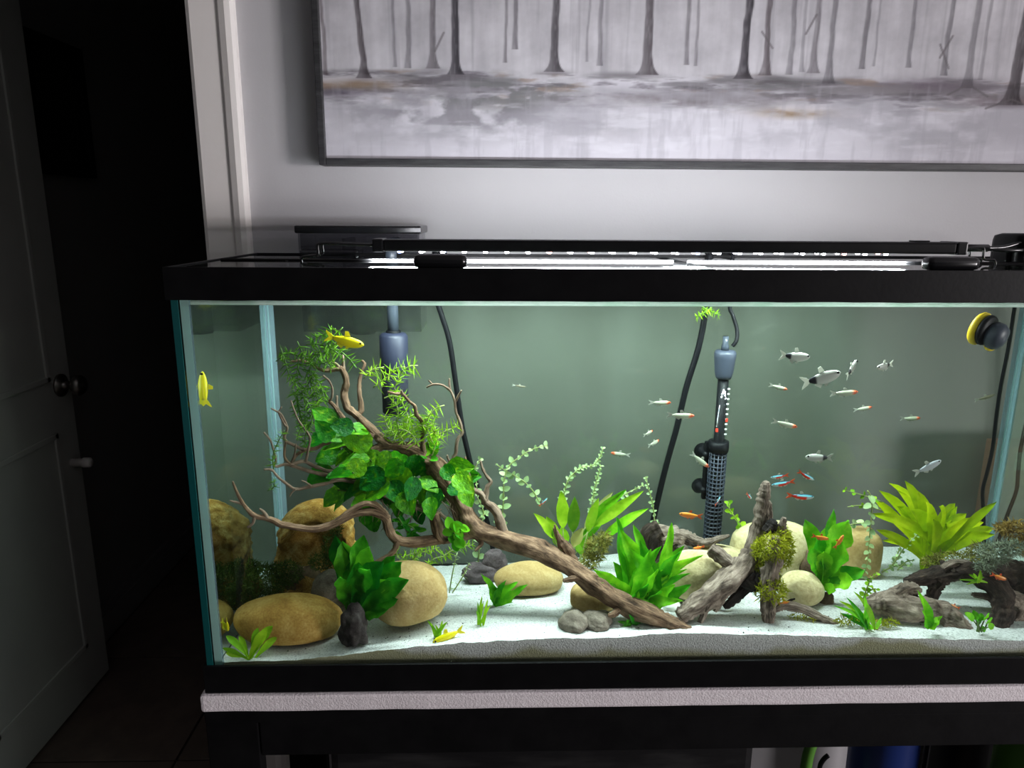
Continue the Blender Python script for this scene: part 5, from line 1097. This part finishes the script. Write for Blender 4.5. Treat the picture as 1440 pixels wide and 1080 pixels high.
moss('rusty orange moss on top of the dark arch at the edge', [(1428, 746, .11, 18, 14), (1440, 768, .10, 14, 14), (1412, 742, .11, 14, 8), (1470, 760, .11, 26, 20)], 'mossr', 480, 9, 6, 1.5)
moss('pale grey-green moss tuft hanging over the dark arch', [(1400, 778, .085, 24, 17), (1385, 796, .08, 14, 9), (1424, 770, .085, 16, 12)], 'mossg', 480, 10, 7, 1.3)
moss('thin moss fringe on the sand below the log', [(1195, 872, .042, 22, 7), (1230, 878, .04, 20, 6), (1252, 876, .042, 14, 5)], 'mossy', 420, 8, 8, 1.2)
moss('small moss patch under the thin root piece', [(1122, 866, .055, 14, 4), (1140, 870, .053, 10, 4)], 'mossy', 420, 6, 9, 1.1)

# ferns and rosettes
R_ = math.radians
rosette('java_fern', 'dark green wavy-leaved fern on the black slate, front left', 'plant', (498, 868), .055,
        [(472, 752, 30, .02), (482, 760, 30, .01), (512, 752, 30, .015), (520, 768, 28, .0), (540, 790, 36, -.005), (566, 790, 34, 0), (575, 815, 30, -.01), (560, 842, 26, -.015), (520, 800, 34, -.02), (545, 858, 16, -.02), (530, 866, 14, -.02), (478, 810, 26, -.012), (505, 790, 28, -.01), (550, 815, 30, -.01), (488, 800, 24, 0), (556, 782, 26, .01), (570, 830, 22, 0)], 'fern', 'tongue', .45, .2, 0, .02, None, 3)
rosette('java_fern', 'bright green bushy fern on the foot of the main branch', 'plant', (905, 852), .075,
        [(866, 728, 26, .03), (872, 745, 30, .02), (890, 738, 24, .03), (884, 770, 24, 0), (944, 735, 22, .02), (956, 775, 22, 0), (988, 780, 20, .01), (962, 768, 24, .015), (900, 760, 26, .01), (915, 772, 20, -.01), (930, 768, 20, 0), (835, 800, 22, 0), (842, 820, 20, -.01), (850, 838, 16, -.02), (925, 800, 18, -.015), (970, 806, 14, 0), (966, 800, 13, .01), (972, 822, 18, -.01), (960, 845, 16, -.02), (940, 850, 14, -.02), (896, 862, 14, -.03), (870, 848, 12, -.02), (880, 800, 26, .01), (905, 792, 24, 0), (945, 805, 16, 0), (862, 790, 22, .01), (930, 830, 16, -.02), (890, 835, 16, -.025), (950, 822, 14, -.02), (912, 820, 16, -.025), (868, 772, 22, .02), (950, 790, 16, .015)], 'fernb', 'lance', .35, .25, 0, .02, None, 4, bw=24)
rosette('broad_leaf_plant', 'upright broad-leaved green plant in front of the tan block rock', 'plant', (1152, 822), .12,
        [(1132, 730, 22, .01), (1172, 716, 16, .02), (1166, 738, 24, .02), (1192, 731, 40, .0), (1150, 752, 26, -.005), (1140, 770, 26, -.01), (1215, 802, 24, -.02), (1200, 815, 26, -.03), (1186, 762, 34, -.01), (1158, 775, 24, -.01), (1180, 790, 22, -.01), (1176, 830, 16, -.03)], 'fernb', 'tongue', .4, .15, 0, .02, None, 5)
rosette('sword_plant', 'yellow-green sword plant with a fountain of long leaves on the right', 'plant', (1302, 800), .20,
        [(1228, 702, 17), (1236, 690, 15), (1250, 680, 14), (1272, 676, 16), (1222, 722, 16), (1232, 745, 15), (1290, 690, 18), (1302, 706, 18), (1320, 712, 20), (1342, 708, 20), (1358, 722, 22), (1366, 728, 20), (1382, 735, 22), (1396, 742, 22), (1330, 735, 18), (1312, 730, 18), (1280, 716, 18), (1262, 712, 18), (1248, 730, 16), (1352, 765, 22), (1380, 760, 20), (1272, 740, 16), (1296, 745, 16), (1398, 752, 18), (1365, 745, 20), (1262, 690, 14), (1240, 760, 12), (1334, 752, 16), (1401, 706, 12), (1345, 712, 14)], 'sword', 'tongue', .12, .5, 0, .05, None, 6, bw=8)
rosette('crypt_plant', 'tall light green plant with spear leaves behind the trunk', 'plant', (800, 792), .24,
        [(788, 690, 20, .01), (750, 722, 14), (768, 726, 16), (808, 698, 18), (842, 700, 14), (862, 692, 14), (880, 688, 18, .0), (905, 690, 16, -.01), (820, 742, 16), (832, 756, 14), (776, 745, 14), (852, 728, 16), (846, 762, 14), (790, 740, 16), (912, 715, 14, -.02), (890, 722, 14, -.01), (815, 765, 14)], 'crypt', 'lance', .1, .12, .42, .03, ['crypt', 'crypt', 'fernb', 'cryptb'], 7, smat='stem', bw=18)
rosette('crypt_plant', 'small wavy green plant in the middle of the sand', 'plant', (700, 852), None,
        [(676, 806, 10), (690, 818, 12), (742, 822, 12), (728, 818, 14), (716, 830, 12), (727, 850, 10), (702, 822, 12), (712, 815, 10), (688, 828, 8)], 'fernb', 'lance', .6, .35, 0, .02, None, 8)
rosette('grass_tuft', 'small upright yellow-green grass tuft on the open sand', 'plant', (676, 880), None,
        [(672, 846, 5), (678, 838, 5), (686, 842, 5), (690, 850, 4), (680, 846, 5), (670, 858, 4), (684, 856, 4)], 'crypt', 'blade', 0, .1, 0, .008, None, 9, bw=4)
rosette('grass_tuft', 'small grass tuft behind the yellow fish on the sand', 'plant', (618, 897), None,
        [(601, 872, 5), (606, 876, 5), (622, 872, 5), (630, 874, 5), (626, 880, 5), (612, 878, 4)], 'crypt', 'blade', 0, .15, 0, .008, None, 10, bw=7)
rosette('crypt_plant', 'yellow-green rosette at the front left corner of the sand', 'plant', (351, 928), None,
        [(310, 912, 9), (318, 894, 10), (384, 880, 14), (376, 884, 12), (390, 896, 12), (362, 884, 10), (336, 894, 8), (312, 918, 8), (372, 896, 12)], 'crypt', 'strap', .1, .2, 0, .02, None, 11)
rosette('crypt_plant', 'low green plantlet with pointed leaves among the moss fringe', 'plant', (1226, 886), .03,
        [(1200, 832, 9), (1215, 836, 9), (1180, 845, 9), (1172, 852, 8), (1222, 858, 7), (1205, 876, 7), (1182, 862, 10), (1240, 868, 7), (1190, 840, 8), (1212, 862, 7)], 'crypt', 'lance', .2, .2, 0, .02, ['crypt', 'fernb'], 12, bw=10)
rosette('crypt_plant', 'small bright green plant in front of the lumpy log', 'plant', (1308, 884), .024,
        [(1290, 830, 10), (1300, 842, 12), (1315, 868, 10), (1324, 866, 10), (1296, 858, 10), (1302, 870, 10), (1318, 876, 8), (1306, 850, 9)], 'fernb', 'lance', .3, .2, 0, .012, None, 13)
rosette('crypt_plant', 'small clover-like green plant at the foot of the dark arch', 'plant', (1378, 888), .026,
        [(1356, 862, 10), (1368, 858, 10), (1380, 862, 10), (1392, 868, 11), (1398, 880, 10), (1374, 872, 10), (1386, 884, 9), (1390, 862, 9)], 'fernb', 'oval', .2, .2, .5, .012, None, 14)
rosette('grass_tuft', 'thin grass blades at the right edge behind the arch foot', 'plant', (1440, 888), .09,
        [(1415, 880, 6), (1425, 872, 6), (1432, 850, 7), (1452, 862, 7), (1460, 880, 6), (1420, 890, 5)], 'crypt', 'blade', 0, .2, 0, .01, None, 15)
rosette('crypt_plant', 'tiny green leaves under the foot of the main branch', 'plant', (888, 880), None,
        [(872, 882, 7), (880, 872, 8), (905, 872, 8), (898, 880, 7), (868, 874, 6), (884, 864, 6)], 'fern', 'lance', .2, .2, 0, .01, None, 16)
rosette('loose_leaf_plant', 'sprig of bright leaves clinging to the dark arch', 'plant', (1372, 818), .075,
        [(1348, 815, 4), (1362, 808, 6), (1378, 802, 6), (1384, 812, 5), (1358, 822, 4), (1390, 820, 4), (1368, 806, 5)], 'crypt', 'blade', 0, .3, 0, .008, None, 17)

# stem plants with paired roundish leaves
def stemplant(label, stems, Y, lpx, mat='pale', seed=0, step=9, shape='oval', r0=1.1, taper=.5, width=.75):
    r = random.Random(seed); root = thing('stem_plant', label, 'plant', at(*stems[0][0], Y))
    for st in stems:
        y0 = Y + r.uniform(-.006, .006); Q = [cl(at(x, y, y0)) for x, y in st]; s = mpp(Q[0])
        mk('stem', *tube_vf([(*q,) for q in Q], list(np.linspace(s * r0, s * r0 * .6, len(Q))), 6, 4), MT['stem'], root)
        C_ = catmull([(*q,) for q in Q], 10); acc = step * .5; sd_ = 1; tot = len(C_)
        for i in range(1, tot):
            acc += (C_[i] - C_[i - 1]).length / s; f = 1 - taper * i / tot
            if acc < step * f: continue
            acc = 0; T_ = (C_[i] - C_[i - 1]).normalized(); a0 = r.uniform(-.5, .5) + (1.57 if sd_ > 0 else 0); sd_ = -sd_
            sd0 = T_.cross(Vector((0, -1, 0))).normalized(); up0 = T_.cross(sd0)
            for sg in (1, -1):
                d = (sd0 * math.cos(a0) + up0 * math.sin(a0)) * sg + T_ * r.uniform(.2, .7); d = d.normalized() * lpx * s * f * r.uniform(.75, 1.2)
                place_leaf(root, leaf(mat, shape, .12, 0, .12, r.randrange(3)), C_[i], cl(C_[i] + d), d.length * width, r.uniform(-.6, .6))
    return root
stemplant('round-leaved pale stem plant with two arms in the open back', [[(704, 760), (705, 735), (708, 705), (709, 675), (716, 655), (732, 642), (748, 632), (770, 626)], [(760, 712), (752, 694), (738, 678), (722, 668), (708, 660), (697, 652)]], .27, 12, 'pale', 1, 13)
stemplant('pale stem plant climbing beside the cord and driftwood fork', [[(672, 800), (674, 770), (676, 742), (680, 720), (672, 700), (670, 680), (668, 660), (676, 645)], [(660, 740), (672, 730), (684, 722)]], .25, 10, 'pale', 2, 11)
stemplant('fuzzy pale stem plant arching over the spear leaves', [[(788, 735), (792, 700), (797, 680), (805, 668), (818, 657), (835, 654), (845, 640), (848, 630)], [(830, 725), (834, 700), (838, 680), (845, 655)]], .27, 8, 'pale', 3, 4.5, width=.7)
stemplant('wispy pale stem at the foot of the thick hose', [[(922, 765), (921, 740), (918, 710), (910, 680), (908, 670)], [(924, 760), (928, 745), (926, 735)], [(870, 700), (885, 692), (905, 682)]], .27, 7, 'pale', 4, 8)
stemplant('small round-leaved vine hanging beside the heater', [[(1044, 752), (1042, 740), (1034, 728), (1026, 716), (1024, 706)]], .23, 12, 'crypt', 5, 9)
stemplant('pale round-leaved stem hanging in front of the tan block rock', [[(1220, 690), (1225, 700), (1226, 720), (1224, 740), (1222, 765), (1220, 790), (1214, 812)], [(1222, 736), (1205, 736), (1195, 738)]], .125, 13, 'pale', 6, 15)
stemplant('tangle of pale stems left of the sword plant base', [[(1250, 800), (1262, 785), (1272, 770), (1290, 752), (1305, 746)], [(1255, 798), (1262, 780), (1266, 768)], [(1240, 805), (1258, 796), (1280, 795)], [(1262, 802), (1274, 790), (1286, 788)]], .19, 7, 'pale', 7, 9)
stemplant('curled pale sprig on the sand below the tan block rock', [[(1214, 842), (1220, 825), (1226, 812), (1236, 806)], [(1218, 835), (1228, 828), (1236, 830)]], .10, 9, 'crypt', 8, 8)
stemplant('two long thin drooping leaves reaching left from the sword plant', [[(1240, 706), (1225, 700), (1205, 694), (1188, 689)], [(1240, 718), (1222, 712), (1205, 711), (1192, 713)]], .21, 10, 'crypt', 9, 22, 'lance')

# ================================================================== FISH
FK = dict(   # hmax, width, colour function(t, v) -> rgb   (t 0 nose..1 tail root, v -1 belly..1 back)
    yellow=(.15, .10), tetra=(.17, .075), rummy=(.115, .07), neon=(.115, .075), ember=(.13, .075), oto=(.085, .07), silver=(.14, .06))
def fcol(kind, t, v):
    if kind == 'yellow': return (.90, .78 + .05 * v, .004)
    if kind == 'tetra':
        c = np.array((.48, .48, .44)) + .14 * max(0, -v) ; c = c - .14 * max(0, v) * np.array((1, .9, .9))
        if t > .80: c = np.array((.015, .015, .02))
        return tuple(c)
    if kind == 'silver': return tuple(np.array((.55, .58, .60)) - .2 * max(0, v))
    if kind == 'rummy':
        c = np.array((.50, .54, .42)) - .14 * max(0, v)
        if t < .20: c = np.array((.85, .15, .05))
        elif t < .28: c = np.array((.75, .40, .28))
        return tuple(c)
    if kind == 'neon':
        if v > .72: return (.02, .10, .16)
        if v > .05: return ((.25, .90, 1.0) if v < .6 else (.02, .30, .55)) if t < .80 else (.65, .04, .02)
        if t > .36: return (.85, .035, .01)
        return (.60, .62, .62)
    if kind == 'ember': return (.85, .24 + .08 * v, .03)
    return (.16, .15, .10) if v > 0 else (.40, .39, .30)
def fish_meshes(kind):
    hm, wm = FK[kind]; n, sg = 16, 12; V, F, C_ = [], [], []
    for i in range(n + 1):
        t = i / n; sh = (max(t, 1e-4) ** .55) * (1 - t) ** .85 * 1.82; h = hm * (sh + .22 * min(1, t * 2)); w = wm * (sh + .12 * min(1, t * 2))
        if i == 0: h = w = .004
        for k in range(sg):
            a = 2 * math.pi * k / sg; V.append(((.5 - t) * .80, w * math.cos(a), h * math.sin(a) + (-.02 * math.sin(math.pi * t)))); C_.append(fcol(kind, t, math.sin(a)))
    for i in range(n):
        for k in range(sg): F.append([i * sg + k, (i + 1) * sg + k, (i + 1) * sg + (k + 1) % sg, i * sg + (k + 1) % sg])
    F.append(list(range(sg))); F.append([n * sg + k for k in range(sg)][::-1])
    def me(nm, V, F, mat, cols=None, smooth=True):
        m = bpy.data.meshes.new(nm); m.from_pydata(V, [], F); m.update(); m.materials.append(MT[mat])
        if smooth: m.polygons.foreach_set('use_smooth', [True] * len(F))
        if cols: m.color_attributes.new('Col', 'FLOAT_COLOR', 'POINT').data.foreach_set('color', np.array([(*c, 1) for c in cols], float).ravel())
        return m
    def fin(nm, outline, mat, plane='xz', th=.006, y=0.0):
        n = len(outline); V = [(x, y + s * th, z) if plane == 'xz' else (x, s * (abs(z)) + y, -.3 * abs(z)) for s in (-1, 1) for x, z in outline]
        return me(nm, V, [list(range(n))[::-1], [n + i for i in range(n)]] + [[i, (i + 1) % n, n + (i + 1) % n, n + i] for i in range(n)], mat, None, False)
    fm_ = {'yellow': 'finy', 'ember': 'finr'}.get(kind, 'fin'); tm = {'neon': 'finr'}.get(kind, fm_); k = hm / .13
    parts = [('body', me('body', V, F, 'fish', C_)),
             ('tail_fin', fin('tail_fin', [(-.37, .028), (-.44, .07 * k), (-.60, .13 * k), (-.585, .09 * k), (-.50, 0), (-.585, -.09 * k), (-.60, -.13 * k), (-.44, -.07 * k), (-.37, -.028)], tm)),
             ('dorsal_fin', fin('dorsal_fin', [(.02, hm * .92), (-.05, hm * 1.65), (-.13, hm * 1.55), (-.12, hm * .75)], fm_)),
             ('anal_fin', fin('anal_fin', [(-.08, -hm * .85), (-.15, -hm * 1.45), (-.27, -hm * .9), (-.26, -hm * .45)], fm_)),
             ('pelvic_fin', fin('pelvic_fin', [(.06, -hm * .98), (.0, -hm * 1.4), (-.05, -hm * 1.3), (-.02, -hm * .95)], fm_))]
    bm = bmesh.new(); bmesh.ops.create_uvsphere(bm, u_segments=8, v_segments=6, radius=hm * .20)
    er = me('eye', [tuple(v.co) for v in bm.verts], [[v.index for v in f.verts] for f in bm.faces], 'eye'); bm.free()
    return parts, er, hm, wm
_fm = {}
GRP = dict(yellow='yellow fish', tetra='silver black-tailed tetras', rummy='red-nosed slender tetras', neon='blue and red neon tetras', ember='orange fish', oto='small brown fish', silver='silver fish')
def fish(kind, label, px, py, Lpx, ang, Y, dy=0.0, nm=None):
    """ang: heading in the picture plane, degrees, 0 = right, 90 = up; dy: heading away (+) or towards (-)"""
    if kind not in _fm: _fm[kind] = fish_meshes(kind)
    parts, er, hm, wm = _fm[kind]; P = at(px, py, Y); s = mpp(P) * Lpx / math.sqrt(max(.1, 1 - dy * dy * .9))
    a = math.radians(ang); X = Vector((math.cos(a), dy, math.sin(a))).normalized(); Zv = Vector((0, 0, 1)); Zv = (Zv - X * Zv.dot(X)).normalized()
    if abs(math.sin(a)) > .9 and abs(dy) < .3: Zv = Vector((1, 0, 0)); Zv = (Zv - X * Zv.dot(X)).normalized()
    Yv = Zv.cross(X)
    root = bpy.data.objects.new(nm or 'fish', None); COL.objects.link(root); root.empty_display_size = .01
    setp(root, label, 'fish', GRP[kind]); root.matrix_world = Matrix(((X.x * s, Yv.x * s, Zv.x * s, P.x), (X.y * s, Yv.y * s, Zv.y * s, P.y), (X.z * s, Yv.z * s, Zv.z * s, P.z), (0, 0, 0, 1)))
    for n_, me in parts:
        o = bpy.data.objects.new(n_, me); COL.objects.link(o); o.parent = root
        if n_ == 'body': bd = o
    for sg in (1, -1):
        o = bpy.data.objects.new('eye', er); COL.objects.link(o); o.parent = bd; o.location = (.31, sg * wm * .72, hm * .22)
    return root
fish('yellow', 'bright yellow fish swimming right near the surface by the sponge', 490, 480, 56, -14, .12)
fish('yellow', 'bright yellow fish hanging head up near the left glass', 286, 542, 52, 96, .045, .15)
fish('yellow', 'bright yellow fish grubbing on the front sand beside a grass tuft', 626, 896, 46, 197, .028, -.25)
fish('yellow', 'yellow fish half hidden in the front left corner', 320, 881, 24, -100, .05, .5)
fish('tetra', 'silver black-tailed tetra highest of the upper right group', 1122, 501, 44, -4, .14)
fish('tetra', 'largest silver black-tailed tetra, angled up, in the upper right group', 1160, 530, 58, 16, .10)
fish('tetra', 'silver tetra turned away just above the largest black-tailed one', 1199, 516, 28, 40, .14, .7)
fish('tetra', 'silver tetra facing left at the right of the upper group', 1242, 515, 30, 188, .12, -.4)
fish('tetra', 'grey silver tetra facing left above the neon tetras', 1148, 643, 38, 180, .15, .1)
fish('silver', 'slim white-silver fish rising to the right above the sword plant', 1308, 655, 42, 28, .10)
R1 = 'rummy'
fish(R1, 'red-nosed tetra left of the thick hose, facing right', 931, 566, 32, 0, .2)
fish(R1, 'red-nosed tetra crossing in front of the thick hose', 961, 584, 40, -2, .16)
fish(R1, 'red-nosed tetra below the highest black-tailed tetra', 1097, 545, 28, -14, .18)
fish(R1, 'red-nosed tetra sloping down to the right of the heater', 1107, 597, 38, -14, .14)
fish(R1, 'red-nosed tetra under the largest black-tailed tetra', 1191, 552, 40, 4, .14)
fish(R1, 'small red-nosed tetra low right of the upper group', 1216, 574, 27, 10, .2)
fish(R1, 'pale red-nosed tetra alone right of the upper group', 1283, 588, 29, 2, .2)
fish(R1, 'faint red-nosed tetra facing left above the spear leaves', 870, 638, 28, 172, .27)
fish(R1, 'red-nosed tetra diving towards the heater suction cup', 987, 649, 34, -38, .2)
fish(R1, 'tiny pale tetra seen end-on, upper of the pair left of the hose', 913, 608, 12, 10, .25, .9)
fish(R1, 'tiny pale tetra seen end-on, lower of the pair left of the hose', 921, 622, 14, 10, .25, .9)
fish('neon', 'neon tetra with blue stripe highest left beside the horn tip', 1094, 670, 26, 188, .13)
fish('neon', 'neon tetra with red belly touching the horn tip, facing left', 1098, 680, 34, 190, .11)
fish('neon', 'neon tetra sloping down to the right above the others', 1136, 670, 28, -28, .12)
fish('neon', 'neon tetra lowest and level, facing right, above the broad-leaved plant', 1129, 698, 40, -4, .11)
fish('neon', 'small blue neon tetra left of the horn', 1054, 698, 16, -45, .16, .5)
fish('neon', 'small blue neon tetra in front of the heater guard', 1010, 703, 14, 50, .18, .6)
fish('neon', 'dark blue neon tetra by the pale stem at mid back', 765, 705, 16, 40, .25, .3)
fish('ember', 'orange fish facing left between the hose and the heater', 968, 724, 34, 172, .16)
fish('ember', 'small red fish above the cream slab under the dark driftwood', 981, 770, 16, 200, .15, .3)
fish('ember', 'red fish on the left leaf of the broad-leaved plant', 1156, 756, 26, -12, .09)
fish('ember', 'red fish sloping up on the big leaf of the broad-leaved plant', 1181, 760, 24, 62, .09)
fish('ember', 'small red fish by the thin root piece', 1104, 847, 16, 10, .06)
fish('ember', 'small red fish on the sand right of the lumpy log', 1340, 852, 20, 160, .06)
fish('ember', 'red fish in front of the top of the dark arch', 1407, 812, 26, -20, .055)
fish('oto', 'tiny brown fish alone in the open middle water', 732, 543, 20, -8, .24)
fish('oto', 'dark slim fish by the thin cord at the right', 1388, 558, 30, 18, .2)
